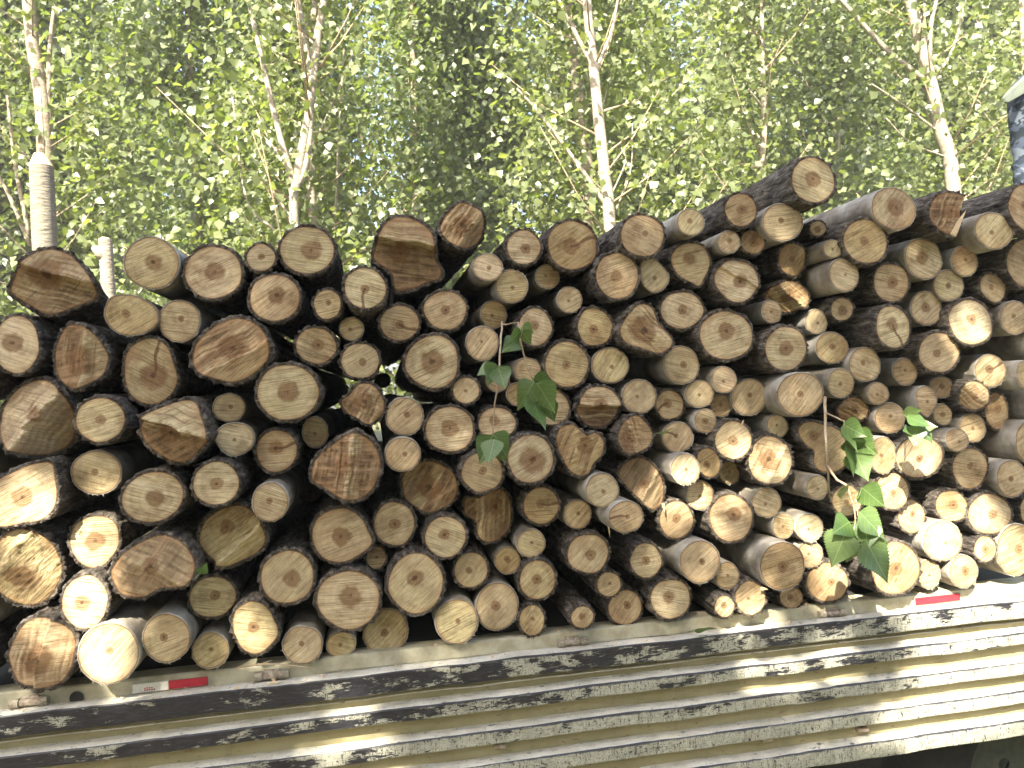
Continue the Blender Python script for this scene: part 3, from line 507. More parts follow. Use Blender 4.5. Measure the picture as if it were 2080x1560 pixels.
TREES = [
('poplar with a broken pale scar,behind the upright stake',6.5,[([(-3.069,6.5,3.703),(-3.063,6.5,4.148),(-3.07,6.5,4.791),(-3.093,6.5,4.989),(-3.13,6.5,5.383),(-3.148,6.5,5.778)],0.0806,0.0591,True),([(-3.024,6.5,4.297),(-2.984,6.5,5.189),(-2.903,6.5,5.787)],0.0269,0.0188,True),([(-3.245,6.5,3.409),(-3.347,6.5,4.148),(-3.383,6.5,4.835)],0.0215,0.0134,False),([(-3.241,6.5,3.31),(-3.407,6.5,3.804),(-3.508,6.5,4.025)],0.0242,0.0134,False)],9,1.6,11000,0.085),
('forked pale-barked poplar rising behind the tallest logs on the left half',5.0,[([(-0.561,5.0,3.124),(-0.535,5.0,3.511)],0.0444,0.0399,False),([(-0.535,5.0,3.503),(-0.622,5.0,3.855),(-0.712,5.0,4.327),(-0.851,5.0,5.136)],0.0333,0.02,True),([(-0.535,5.0,3.503),(-0.443,5.0,3.684),(-0.378,5.0,4.073),(-0.37,5.0,4.593),(-0.436,5.0,5.153)],0.0333,0.0244,True),([(-0.588,5.0,3.253),(-0.705,5.0,3.426),(-0.822,5.0,3.555)],0.0111,0.0067,False),([(-0.719,5.0,3.126),(-0.951,5.0,3.427),(-1.029,5.0,4.363)],0.0133,0.0067,False)],9,1.7,9000,0.085),
('reddish slim poplar standing just behind the forked poplar',6.0,[([(-0.459,6.0,3.322),(-0.448,6.0,3.766),(-0.438,6.0,4.161),(-0.434,6.0,4.654),(-0.329,6.0,5.646)],0.0481,0.0304,True),([(-0.247,6.0,3.319),(-0.147,6.0,4.411),(-0.014,6.0,5.658)],0.0152,0.0076,True),([(-0.398,6.0,4.21),(-0.183,6.0,4.659),(0.036,6.0,5.161)],0.0127,0.0076,False)],9,1.6,9000,0.085),
('sunlit white-barked poplar leaning behind the top log with the crack',5.0,[([(2.311,5.0,3.04),(2.284,5.0,3.642),(2.25,5.0,4.197),(2.228,5.0,4.612),(2.199,5.0,5.073),(2.193,5.0,5.443)],0.0621,0.0399,True),([(2.228,5.0,4.612),(2.051,5.0,4.976),(1.923,5.0,5.247)],0.0244,0.0155,True),([(2.246,5.0,4.59),(2.408,5.0,4.942),(2.498,5.0,5.27)],0.02,0.0111,True),([(2.305,5.0,3.294),(2.034,5.0,3.711),(1.682,5.0,4.189),(1.484,5.0,4.413)],0.0222,0.0089,False),([(2.345,5.0,3.225),(2.536,5.0,3.642),(2.584,5.0,4.108)],0.0089,0.0044,False),([(2.33,5.0,3.41),(2.492,5.0,3.735),(2.46,5.0,3.874)],0.0089,0.0044,False)],9,1.6,9000,0.085),
('shaded brown poplar close behind the white-barked leaning poplar',6.4,[([(2.523,6.4,3.363),(2.537,6.4,4.19),(2.459,6.4,5.127),(2.398,6.4,5.95)],0.0691,0.0531,True)],10,1.8,14000,0.085),
('stout poplar with a long branch slanting left,behind the dark split log',5.2,[([(6.165,5.2,3.465),(6.049,5.2,4.112),(5.964,5.2,4.576),(5.847,5.2,5.09),(5.754,5.2,5.498)],0.0776,0.0548,True),([(5.943,5.2,4.731),(5.98,5.2,5.197),(6.068,5.2,5.511)],0.0274,0.0183,True),([(5.92,5.2,4.638),(5.45,5.2,4.975),(5.155,5.2,5.271),(4.959,5.2,5.466)],0.0297,0.0183,True),([(5.98,5.2,4.654),(6.233,5.2,4.998),(6.422,5.2,5.525)],0.0183,0.0114,True),([(6.037,5.2,4.112),(5.591,5.2,4.415),(5.26,5.2,4.614)],0.0137,0.0068,False),([(6.111,5.2,3.854),(5.683,5.2,4.006),(5.411,5.2,4.259)],0.0091,0.0046,False)],9,1.6,11000,0.085),
('slender straight poplar behind the highest log',6.6,[([(4.755,6.6,3.786),(4.821,6.6,4.67),(4.836,6.6,5.556),(4.874,6.6,6.265)],0.0381,0.0245,True),([(4.818,6.6,4.847),(4.633,6.6,5.08)],0.0136,0.0082,False)],9,1.6,11000,0.085),
('thin dim poplar between the forked tree and the stake',8.5,[([(-2.019,8.5,3.715),(-2.029,8.5,4.408),(-2.024,8.5,5.541),(-2.025,8.5,6.8)],0.053,0.0364,True)],10,1.9,15000,0.09),
('thin poplar showing between slender and stout poplars',8.5,[([(7.002,8.5,4.235),(7.042,8.5,5.114),(7.186,8.5,6.288),(7.176,8.5,7.168)],0.0397,0.0298,True)],10,1.9,15000,0.09),
('dim poplar between forked tree and white-barked poplar',9.0,[([(0.772,9.0,3.836),(0.829,9.0,5.428),(0.865,9.0,7.16)],0.0486,0.0347,True)],11,2.0,16000,0.09),
('poplar partly hidden by the person at the right edge',7.5,[([(9.274,7.5,3.424),(9.324,7.5,5.025),(9.342,7.5,6.766)],0.054,0.036,True)],10,1.8,12000,0.09),
]
SPRIGS = [
('limp green leafy twig hanging down over the logs in the middle of the pile',[([(0.3579,-0.05,1.8626),(0.3327,-0.15,1.7992),(0.3151,-0.2,1.7126),(0.3,-0.2,1.6291),(0.2958,-0.2,1.5692)],0.0028),([(0.3905,-0.1,1.8572),(0.3741,-0.2,1.8129),(0.3817,-0.19,1.7767),(0.3989,-0.2,1.7148),(0.4029,-0.2,1.6964)],0.0028),([(0.3558,-0.06,1.8554),(0.3905,-0.1,1.8572)],0.002)],[(0.383,-0.2,1.8428,0.0356,-40,20,10),(0.3773,-0.2,1.8285,0.0499,-150,30,-30),(0.3778,-0.21,1.8277,0.0449,-60,-25,20),(0.3708,-0.19,1.8076,0.0573,-140,40,20),(0.3097,-0.2,1.7514,0.0618,-120,10,-20),(0.3149,-0.21,1.7425,0.065,-75,35,10),(0.3037,-0.19,1.7472,0.0478,-160,-30,40),(0.4037,-0.2,1.7109,0.0618,-20,25,25),(0.4011,-0.21,1.7024,0.0851,-125,15,-10),(0.4062,-0.22,1.6984,0.0881,-60,-10,20),(0.3968,-0.2,1.6724,0.1009,-95,30,-40),(0.4331,-0.2,1.6523,0.057,-70,20,20),(0.2964,-0.2,1.5812,0.0736,-62,25,10),(0.2921,-0.21,1.576,0.0768,-118,-15,20),(0.295,-0.22,1.5681,0.0682,-95,35,35),(0.309,-0.19,1.5557,0.0573,-80,-40,20)]),
('dry stick with large drooping poplar leaves hanging among the lit logs',[([(1.2692,-0.07,1.6196),(1.2286,-0.13,1.5357),(1.1975,-0.18,1.4608),(1.2505,-0.1,1.3409)],0.0045),([(1.2041,-0.17,1.4397),(1.1977,-0.22,1.4059),(1.2095,-0.24,1.3945),(1.2219,-0.24,1.3616),(1.2329,-0.24,1.303),(1.2185,-0.24,1.2464)],0.0035),([(1.2496,-0.1,1.5769),(1.2276,-0.2,1.5625),(1.2192,-0.23,1.5563),(1.2198,-0.23,1.515)],0.0025),([(1.2357,-0.24,1.3541),(1.2358,-0.25,1.298)],0.002)],[(1.2161,-0.23,1.5513,0.0678,-30,30,10),(1.2201,-0.23,1.5472,0.0771,-100,40,-30),(1.2398,-0.22,1.5262,0.094,-35,20,30),(1.233,-0.24,1.5148,0.0721,-75,-45,20),(1.2342,-0.22,1.5006,0.0917,-95,30,-35),(1.2583,-0.21,1.4789,0.0886,-70,20,20),(1.2145,-0.24,1.3814,0.0535,170,40,-30),(1.2544,-0.24,1.3849,0.0814,-40,15,20),(1.2372,-0.25,1.3234,0.0983,-55,25,-20),(1.2142,-0.24,1.298,0.0791,-155,35,20),(1.1965,-0.25,1.2756,0.1041,-118,10,25),(1.2256,-0.24,1.2458,0.0698,-100,-40,10),(1.2449,-0.26,1.2543,0.1265,-72,15,-15),(1.2637,-0.24,1.2941,0.0814,-95,35,30),(1.2349,-0.23,1.2948,0.0584,-60,-30,30)]),
('small bright leaf sprig poking out above the half-sunlit log',[([(1.5465,-0.04,1.5418),(1.4859,-0.13,1.5621),(1.4684,-0.16,1.5476),(1.4856,-0.16,1.5275)],0.0025)],[(1.4464,-0.16,1.5624,0.0509,25,30,20),(1.4493,-0.17,1.5584,0.07,-50,40,-35),(1.49,-0.17,1.525,0.0579,-60,25,-20),(1.478,-0.17,1.5284,0.0603,-105,30,30),(1.4948,-0.16,1.527,0.0461,-20,45,-25),(1.4667,-0.16,1.5164,0.0412,-170,40,30)]),
]
MISC = {'stake': [(-1.5347, 2.15, 2.8899), (-1.5367, 2.15, 2.4454), 0.0558], 'sapling': [(-1.3008, 2.3, 2.5534), (-1.2973, 2.3, 2.2101), 0.0344], 'person': [(3.7685, 1.9, 2.7369), (3.8311, 1.9, 3.2578), (3.7422, 1.9, 3.2129), (3.8804, 1.9, 3.3022)], 'leaf': (0.8501, -0.062, 1.0022), 'fluff': (0.7467, -0.12, 1.6805), 'leaf2': (-0.4117, -0.13, 1.2873), 'leaf3': (0.7794, -0.06, 1.5478), 'twig': [(-0.3579, -0.02, 1.0192), (-0.2968, -0.03, 1.0257), (-0.2415, -0.045, 1.0234), (-0.1689, -0.06, 1.0117)], 'splinters': [((1.6694, -0.1101, 2.0631), (1, -0.1, 1.6), 0.085, 0.018), ((1.0325, -0.0309, 1.5536), (0.35, -0.3, 1), 0.016, 0.006), ((1.0498, -0.0603, 1.0963), (1, -0.3, -0.2), 0.022, 0.01), ((0.7933, -0.0124, 1.3466), (0.1, -0.1, -1), 0.03, 0.009), ((0.6237, -0.03, 1.3242), (0.12, 0, -1), 0.06, 0.008)]}
HINGES = [-0.838, -0.274, 0.516, 1.291]
STICK_X = (-0.522, -0.431, 1.571, 1.720)

# ---------------------------------------------------------------- helpers
def tag(o, label=None, cat=None, group=None, kind=None):
    if label: o['label'] = label
    if cat: o['category'] = cat
    if group: o['group'] = group
    if kind: o['kind'] = kind
    return o

def empty(name, loc=(0, 0, 0), rot=(0, 0, 0)):
    o = bpy.data.objects.new(name, None)
    o.empty_display_size = 0.05
    o.location = loc
    o.rotation_euler = rot
    col.objects.link(o)
    return o

def link(name, me, parent=None, mats=()):
    o = bpy.data.objects.new(name, me)
    for m in mats:
        me.materials.append(m)
    col.objects.link(o)
    if parent: o.parent = parent
    return o

def mesh(name, verts, faces, smooth=True):
    me = bpy.data.meshes.new(name)
    me.from_pydata([tuple(v) for v in verts], [], faces)
    if smooth:
        me.polygons.foreach_set('use_smooth', [True] * len(me.polygons))
    me.update()
    return me

def attr(me, name, typ, data):
    a = me.attributes.new(name, typ, 'POINT')
    data = np.asarray(data, dtype=np.float32)
    a.data.foreach_set({'FLOAT': 'value', 'FLOAT_VECTOR': 'vector', 'FLOAT_COLOR': 'color'}[typ], data.ravel())

def tube(pts, radii, seg=8, cap=True, bump=0.0):
    pts = [Vector(p) for p in pts]
    V, Fc = [], []
    up = Vector((0.13, 0.9, 0.31)).normalized()
    n = len(pts)
    for i, p in enumerate(pts):
        t = (pts[min(i + 1, n - 1)] - pts[max(i - 1, 0)]).normalized()
        a = t.cross(up)
        if a.length < 1e-3: a = t.cross(Vector((1, 0, 0)))
        a.normalize()
        b = t.cross(a)
        for k in range(seg):
            th = 2 * math.pi * k / seg
            r = radii[i] * (1 + bump * random.uniform(-1, 1))
            V.append(p + r * (math.cos(th) * a + math.sin(th) * b))
    for i in range(n - 1):
        for k in range(seg):
            k2 = (k + 1) % seg
            Fc.append((i * seg + k, i * seg + k2, (i + 1) * seg + k2, (i + 1) * seg + k))
    if cap:
        Fc.append(tuple(range(seg))[::-1])
        Fc.append(tuple((n - 1) * seg + k for k in range(seg)))
    return V, Fc

def join(parts):
    V, Fc = [], []
    for v, f in parts:
        o = len(V)
        V += list(v)
        Fc += [tuple(i + o for i in q) for q in f]
    return V, Fc

def box(x0, x1, y0, y1, z0, z1, b=0.0):
    if b <= 0:
        V = [(x, y, z) for x in (x0, x1) for y in (y0, y1) for z in (z0, z1)]
        return V, [(0, 1, 3, 2), (4, 6, 7, 5), (0, 4, 5, 1), (2, 3, 7, 6), (0, 2, 6, 4), (1, 5, 7, 3)]
    pr = [(y0 + b, z0), (y1 - b, z0), (y1, z0 + b), (y1, z1 - b), (y1 - b, z1), (y0 + b, z1), (y0, z1 - b), (y0, z0 + b)]
    V = [(x, y, z) for x in (x0, x1) for y, z in pr]
    F = [(k, (k + 1) % 8, 8 + (k + 1) % 8, 8 + k) for k in range(8)]
    return V, F + [tuple(range(8))[::-1], tuple(range(8, 16))]

def smooth_poly(pts, n, iters=2):
    """closed Catmull-Rom resample"""
    P = [Vector(p) for p in pts]
    N = len(P)
    out = []
    for i in range(N):
        p0, p1, p2, p3 = P[i - 1], P[i], P[(i + 1) % N], P[(i + 2) % N]
        for j in range(8):
            t = j / 8
            out.append(0.5 * ((2 * p1) + (p2 - p0) * t + (2 * p0 - 5 * p1 + 4 * p2 - p3) * t * t + (3 * p1 - p0 - 3 * p2 + p3) * t ** 3))
    return out

# ---------------------------------------------------------------- node material helpers
class NT:
    def __init__(self, name):
        self.m = bpy.data.materials.new(name)
        self.m.use_nodes = True
        self.t = self.m.node_tree
        self.t.nodes.clear()
        self.out = self.n('ShaderNodeOutputMaterial')
    def n(self, typ, **kw):
        nd = self.t.nodes.new(typ)
        for k, v in kw.items():
            setattr(nd, k, v)
        return nd
    def l(self, a, b):
        self.t.links.new(a, b)
    def val(self, s, v):
        if hasattr(v, 'is_output'): self.l(v, s)
        else: s.default_value = v
    def math(self, op, a, b=0.0, c=0.0, clamp=False):
        nd = self.n('ShaderNodeMath', operation=op, use_clamp=clamp)
        self.val(nd.inputs[0], a); self.val(nd.inputs[1], b); self.val(nd.inputs[2], c)
        return nd.outputs[0]
    def vmath(self, op, a, b):
        nd = self.n('ShaderNodeVectorMath', operation=op)
        self.val(nd.inputs[0], a); self.val(nd.inputs[1], b)
        return nd.outputs[0]
    def mapr(self, v, a, b, c=0.0, d=1.0, smooth=True):
        nd = self.n('ShaderNodeMapRange', interpolation_type='SMOOTHSTEP' if smooth else 'LINEAR')
        self.val(nd.inputs[0], v); self.val(nd.inputs[1], a); self.val(nd.inputs[2], b)
        self.val(nd.inputs[3], c); self.val(nd.inputs[4], d)
        return nd.outputs[0]
    def mix(self, f, a, b, blend='MIX'):
        nd = self.n('ShaderNodeMix', data_type='RGBA', blend_type=blend)
        self.val(nd.inputs[0], f)
        self.val(nd.inputs[6], a if hasattr(a, 'is_output') else (*a, 1))
        self.val(nd.inputs[7], b if hasattr(b, 'is_output') else (*b, 1))
        return nd.outputs[2]
    def noise(self, vec, scale, detail=3, rough=0.55, dist=0.0):
        nd = self.n('ShaderNodeTexNoise')
        if vec is not None: self.l(vec, nd.inputs['Vector'])
        nd.inputs['Scale'].default_value = scale
        nd.inputs['Detail'].default_value = detail
        nd.inputs['Roughness'].default_value = rough
        nd.inputs['Distortion'].default_value = dist
        return nd.outputs[0]
    def ramp(self, v, stops):
        nd = self.n('ShaderNodeValToRGB')
        cr = nd.color_ramp
        while len(cr.elements) < len(stops): cr.elements.new(0.5)
        for e, (p, c) in zip(cr.elements, stops):
            e.position = p; e.color = (*c, 1)
        self.l(v, nd.inputs[0])
        return nd.outputs[0]
    def attr(self, name):
        return self.n('ShaderNodeAttribute', attribute_name=name)
    def sep(self, v):
        nd = self.n('ShaderNodeSeparateXYZ'); self.l(v, nd.inputs[0]); return nd.outputs
    def comb(self, x, y, z):
        nd = self.n('ShaderNodeCombineXYZ')
        self.val(nd.inputs[0], x); self.val(nd.inputs[1], y); self.val(nd.inputs[2], z)
        return nd.outputs[0]
    def bsdf(self, colr, rough=0.8, bump=None, bs=0.3, bd=0.01, spec=0.3, metal=0.0):
        p = self.n('ShaderNodeBsdfPrincipled')
        self.val(p.inputs['Base Color'], colr if hasattr(colr, 'is_output') else (*colr, 1))
        self.val(p.inputs['Roughness'], rough)
        p.inputs['Specular IOR Level'].default_value = spec
        p.inputs['Metallic'].default_value = metal
        if bump is not None:
            b = self.n('ShaderNodeBump')
            b.inputs['Strength'].default_value = bs
            b.inputs['Distance'].default_value = bd
            self.l(bump, b.inputs['Height'])
            self.l(b.outputs[0], p.inputs['Normal'])
        self.l(p.outputs[0], self.out.inputs[0])
        return p
    def obj(self):
        return self.n('ShaderNodeTexCoord').outputs['Object']
    def pos(self):
        return self.n('ShaderNodeNewGeometry').outputs['Position']

# ---- sawn end grain
def mat_cut():
    t = NT('sawn_end_grain')
    fc = t.attr('fc').outputs['Vector']; sw = t.attr('sw').outputs['Vector']
    pr = t.attr('pr'); prs = t.sep(pr.outputs['Vector']); grey = pr.outputs['Alpha']
    heartR, tone, stain = prs
    fx, fy, rn = t.sep(fc)
    flat = t.comb(fx, fy, 0.0)
    ln = t.n('ShaderNodeVectorMath', operation='LENGTH'); t.l(flat, ln.inputs[0])
    dist = ln.outputs['Value']
    nbig = t.noise(sw, 11, 3, 0.6)
    nmid = t.noise(sw, 45, 4, 0.6)
    nfine = t.noise(sw, 420, 2, 0.6)
    tn = t.math('ADD', tone, t.math('MULTIPLY', t.math('SUBTRACT', nbig, 0.5), 0.75))
    base = t.ramp(tn, [(0.0, (0.63, 0.545, 0.385)), (0.35, (0.515, 0.425, 0.275)), (0.62, (0.40, 0.295, 0.172)), (1.0, (0.31, 0.19, 0.092))])
    # every tree has its own cast: rosy, plain or olive-yellow
    hu = t.attr('hu').outputs['Fac']
    base = t.mix(t.mapr(hu, 0.5, 1.0, 0, 0.35, False), base, t.mix(1.0, base, (1.0, 0.84, 0.80), 'MULTIPLY'))
    base = t.mix(t.mapr(hu, 0.5, 0.0, 0, 0.4, False), base, t.mix(1.0, base, (0.93, 0.96, 0.68), 'MULTIPLY'))
    smudge = t.noise(t.vmath('ADD', sw, (3.0, 7.0, 1.0)), 19, 4, 0.65)
    base = t.mix(1.0, base, t.ramp(smudge, [(0.30, (0.62, 0.58, 0.54)), (0.50, (1, 1, 1)), (0.7, (1.08, 1.08, 1.08))]), 'MULTIPLY')
    # saw strokes: stretched noise along the cut
    sv = t.vmath('MULTIPLY', sw, (14.0, 330.0, 14.0))
    saw = t.noise(sv, 1.0, 3, 0.7, 0.3)
    sv2 = t.vmath('MULTIPLY', sw, (9.0, 95.0, 9.0))
    saw2 = t.noise(sv2, 1.0, 2, 0.6, 0.5)
    c = t.mix(1.0, base, t.ramp(saw, [(0.30, (0.45, 0.40, 0.34)), (0.47, (0.93, 0.92, 0.90)), (0.70, (1.20, 1.20, 1.16))]), 'MULTIPLY')
    c = t.mix(0.7, c, t.ramp(saw2, [(0.3, (0.72, 0.68, 0.62)), (0.52, (1, 1, 1)), (0.75, (1.1, 1.1, 1.08))]), 'MULTIPLY')
    # growth rings
    ringd = t.math('ADD', t.math('MULTIPLY', dist, 380.0), t.math('MULTIPLY', nmid, 7.0))
    ring = t.math('SINE', ringd)
    c = t.mix(1.0, c, t.ramp(t.math('MULTIPLY_ADD', ring, 0.5, 0.5), [(0.0, (0.94, 0.93, 0.91)), (1.0, (1.03, 1.03, 1.02))]), 'MULTIPLY')
    # brown water stain
    stn = t.mapr(t.math('ADD', t.math('ADD', stain, t.math('MULTIPLY', t.math('SUBTRACT', nbig, 0.5), 1.1)), t.math('MULTIPLY', t.math('SUBTRACT', saw2, 0.5), 1.0)), 0.15, 0.75)
    c = t.mix(t.math('MULTIPLY', stn, 0.92), c, t.mix(t.mapr(t.math('ADD', t.math('MULTIPLY', saw2, 0.6), t.math('MULTIPLY', nmid, 0.4)), 0.36, 0.64), (0.085, 0.047, 0.024), (0.29, 0.185, 0.10)))
    # weathered grey
    c = t.mix(t.math('MULTIPLY', grey, t.mapr(nbig, 0.3, 0.7, 0.5, 1.0)), c, t.mix(saw, (0.25, 0.20, 0.125), (0.50, 0.43, 0.30)))
    # heartwood and pith
    hd = t.math('ADD', dist, t.math('MULTIPLY', t.math('SUBTRACT', nmid, 0.5), t.math('MULTIPLY', heartR, 1.0)))
    hm = t.mapr(hd, t.math('MULTIPLY', heartR, 1.2), t.math('MULTIPLY', heartR, 0.75))
    heartc = t.mix(1.0, t.mix(nmid, (0.13, 0.065, 0.027), (0.235, 0.13, 0.06)), t.ramp(saw, [(0.3, (0.7, 0.7, 0.7)), (0.6, (1.1, 1.1, 1.1))]), 'MULTIPLY')
    c = t.mix(t.math('MULTIPLY', hm, 0.78), c, heartc)
    pm = t.mapr(hd, t.math('MULTIPLY', heartR, 0.33), t.math('MULTIPLY', heartR, 0.08))
    c = t.mix(t.math('MULTIPLY', pm, 0.75), c, (0.055, 0.026, 0.012))
    # inner bark and rim
    rim = t.mapr(t.math('ADD', rn, t.math('MULTIPLY', t.math('SUBTRACT', nmid, 0.5), 0.10)), 0.80, 1.0)
    c = t.mix(t.math('MULTIPLY', rim, 0.42), c, (0.33, 0.18, 0.08))
    rim2 = t.mapr(t.math('ADD', rn, t.math('MULTIPLY', t.math('SUBTRACT', nfine, 0.5), 0.04)), 0.955, 0.985)
    c = t.mix(t.math('MULTIPLY', rim2, 0.85), c, (0.115, 0.062, 0.03))
    # grime specks, sawdust flecks
    sp = t.mapr(t.noise(sw, 150, 3, 0.75), 0.63, 0.72)
    c = t.mix(t.math('MULTIPLY', sp, 0.55), c, (0.13, 0.075, 0.035))
    fl = t.mapr(t.noise(sw, 260, 2, 0.7), 0.68, 0.74)
    c = t.mix(t.math('MULTIPLY', fl, 0.6), c, (0.78, 0.68, 0.50))
    # drying crack: a dark line stored as distance
    ck = t.attr('ck').outputs['Fac']
    ckm = t.mapr(t.math('ADD', ck, t.math('MULTIPLY', t.math('SUBTRACT', nmid, 0.5), 0.006)), 0.0042, 0.0012)
    c = t.mix(t.math('MULTIPLY', ckm, 0.8), c, (0.11, 0.055, 0.025))
    h = t.math('ADD', t.math('MULTIPLY', saw, 0.7), t.math('ADD', t.math('MULTIPLY', nfine, 0.5), t.math('MULTIPLY', saw2, 0.5)))
    t.bsdf(c, 0.82, h, 0.95, 0.005, 0.2)
    return t.m

def mat_bark(rough):
    t = NT('furrowed_bark' if rough else 'smooth_bark')
    p = t.obj()
    rnd = t.n('ShaderNodeObjectInfo').outputs['Random']
    pv = t.vmath('ADD', p, t.comb(t.math('MULTIPLY', rnd, 40.0), 0.0, t.math('MULTIPLY', rnd, 23.0)))
    if rough:
        st = t.vmath('MULTIPLY', pv, (1.0, 0.28, 1.0))
        n1 = t.noise(st, 75, 4, 0.65, 0.6)
        n2 = t.noise(pv, 300, 3, 0.6)
        n3 = t.noise(pv, 9, 2, 0.5)
        c = t.ramp(n1, [(0.3, (0.012, 0.010, 0.009)), (0.5, (0.068, 0.058, 0.049)), (0.74, (0.20, 0.183, 0.16))])
        c = t.mix(t.mapr(n3, 0.35, 0.7), c, t.mix(1.0, c, (1.25, 1.2, 1.12), 'MULTIPLY'))
        h = t.math('ADD', n1, t.math('MULTIPLY', n2, 0.35))
        t.bsdf(c, 0.93, h, 0.9, 0.012, 0.15)
    else:
        st = t.vmath('MULTIPLY', pv, (1.0, 3.2, 1.0))
        n1 = t.noise(st, 55, 3, 0.6, 0.3)
        n2 = t.noise(pv, 12, 3, 0.55)
        n3 = t.noise(pv, 420, 2, 0.6)
        c = t.ramp(n2, [(0.3, (0.12, 0.10, 0.075)), (0.5, (0.25, 0.225, 0.185)), (0.7, (0.40, 0.38, 0.335))])
        c = t.mix(t.mapr(n1, 0.66, 0.74), c, (0.10, 0.08, 0.06))
        c = t.mix(t.mapr(n1, 0.36, 0.28), c, (0.21, 0.175, 0.125))
        t.bsdf(c, 0.75, t.math('ADD', n1, t.math('MULTIPLY', n3, 0.2)), 0.45, 0.006, 0.25)
    return t.m

def mat_leaf(name, c0, c1, c2, trans=0.45, vein=False, rough=0.42):
    t = NT(name)
    tint = t.attr('tint').outputs['Fac']
    c = t.ramp(tint, [(0.0, c0), (0.6, c1), (1.0, c2)])
    if vein:
        lv = t.attr('lv').outputs['Vector']
        a, b, _ = t.sep(lv)
        vd = t.math('ABSOLUTE', a)
        side = t.math('PINGPONG', t.math('ADD', b, t.math('MULTIPLY', vd, -0.75)), 0.085)
        vm = t.math('MAXIMUM', t.mapr(vd, 0.018, 0.006), t.math('MULTIPLY', t.mapr(side, 0.010, 0.002), 0.6))
        nn = t.noise(t.obj(), 30, 3, 0.6)
        c = t.mix(t.mapr(nn, 0.35, 0.7), c, t.mix(1.0, c, (0.72, 0.8, 0.75), 'MULTIPLY'))
        c = t.mix(t.math('MULTIPLY', vm, 0.6), c, (0.22, 0.30, 0.12))
    p = t.n('ShaderNodeBsdfPrincipled')
    t.l(c, p.inputs['Base Color'])
    p.inputs['Roughness'].default_value = rough
    p.inputs['Specular IOR Level'].default_value = 0.45 if vein else 0.8
    tr = t.n('ShaderNodeBsdfTranslucent')
    t.l(t.mix(1.0, c, (1.25, 1.35, 0.55), 'MULTIPLY'), tr.inputs[0])
    mx = t.n('ShaderNodeMixShader')
    mx.inputs[0].default_value = trans
    t.l(p.outputs[0], mx.inputs[1]); t.l(tr.outputs[0], mx.inputs[2])
    t.l(mx.outputs[0], t.out.inputs[0])
    return t.m

def mat_trunk(name, a, b, dark):
    t = NT(name)
    p = t.pos()
    n1 = t.noise(t.vmath('MULTIPLY', p, (1, 1, 3.0)), 9, 4, 0.65)
    n2 = t.noise(t.vmath('MULTIPLY', p, (1, 1, 4.5)), 26, 3, 0.6)
    c = t.mix(t.mapr(n1, 0.35, 0.68), a, b)
    c = t.mix(t.math('MULTIPLY', t.mapr(n2, 0.60, 0.70), 0.8), c, dark)
    t.bsdf(c, 0.85, n2, 0.5, 0.02, 0.2)
    return t.m

def mat_paint():
    t = NT('shade_toned_cream_paint')
    p = t.pos()
    n1 = t.noise(p, 5, 4, 0.6)
    n2 = t.noise(t.vmath('MULTIPLY', p, (1, 1, 2.5)), 38, 4, 0.7)
    n3 = t.noise(p, 160, 2, 0.6)
    c = t.mix(t.mapr(n1, 0.3, 0.7), (0.215, 0.19, 0.10), (0.29, 0.26, 0.15))  # darker than the rib fronts: shade of the recesses put into the paint
    c = t.mix(t.math('MULTIPLY', t.mapr(n2, 0.60, 0.68), 0.75), c, (0.15, 0.095, 0.05))
    st = t.noise(t.vmath('MULTIPLY', p, (26, 26, 2.2)), 1.0, 3, 0.6)
    c = t.mix(t.math('MULTIPLY', t.mapr(st, 0.52, 0.72), 0.4), c, (0.19, 0.155, 0.09))
    c = t.mix(t.math('MULTIPLY', t.mapr(n3, 0.66, 0.72), 0.5), c, (0.08, 0.06, 0.04))
    t.bsdf(c, 0.55, n2, 0.12, 0.004, 0.4)
    return t.m

def mat_ledge():
    t = NT('dusty_skylit_paint')
    p = t.pos()
    n1 = t.noise(p, 14, 4, 0.65)
    n2 = t.noise(p, 120, 3, 0.7)
    n4 = t.noise(t.vmath('MULTIPLY', p, (0.5, 1, 1)), 60, 4, 0.7)
    c = t.mix(t.mapr(n1, 0.3, 0.7), (0.40, 0.38, 0.31), (0.55, 0.53, 0.46))  # pale tone holds dust plus the sky brightness of the ledge tops
    c = t.mix(t.math('MULTIPLY', t.mapr(n2, 0.60, 0.68), 0.75), c, (0.19, 0.14, 0.085))
    c = t.mix(t.math('MULTIPLY', t.mapr(n4, 0.60, 0.68), 0.85), c, (0.05, 0.045, 0.06))
    t.bsdf(c, 0.6, n2, 0.5, 0.004, 0.4)
    return t.m

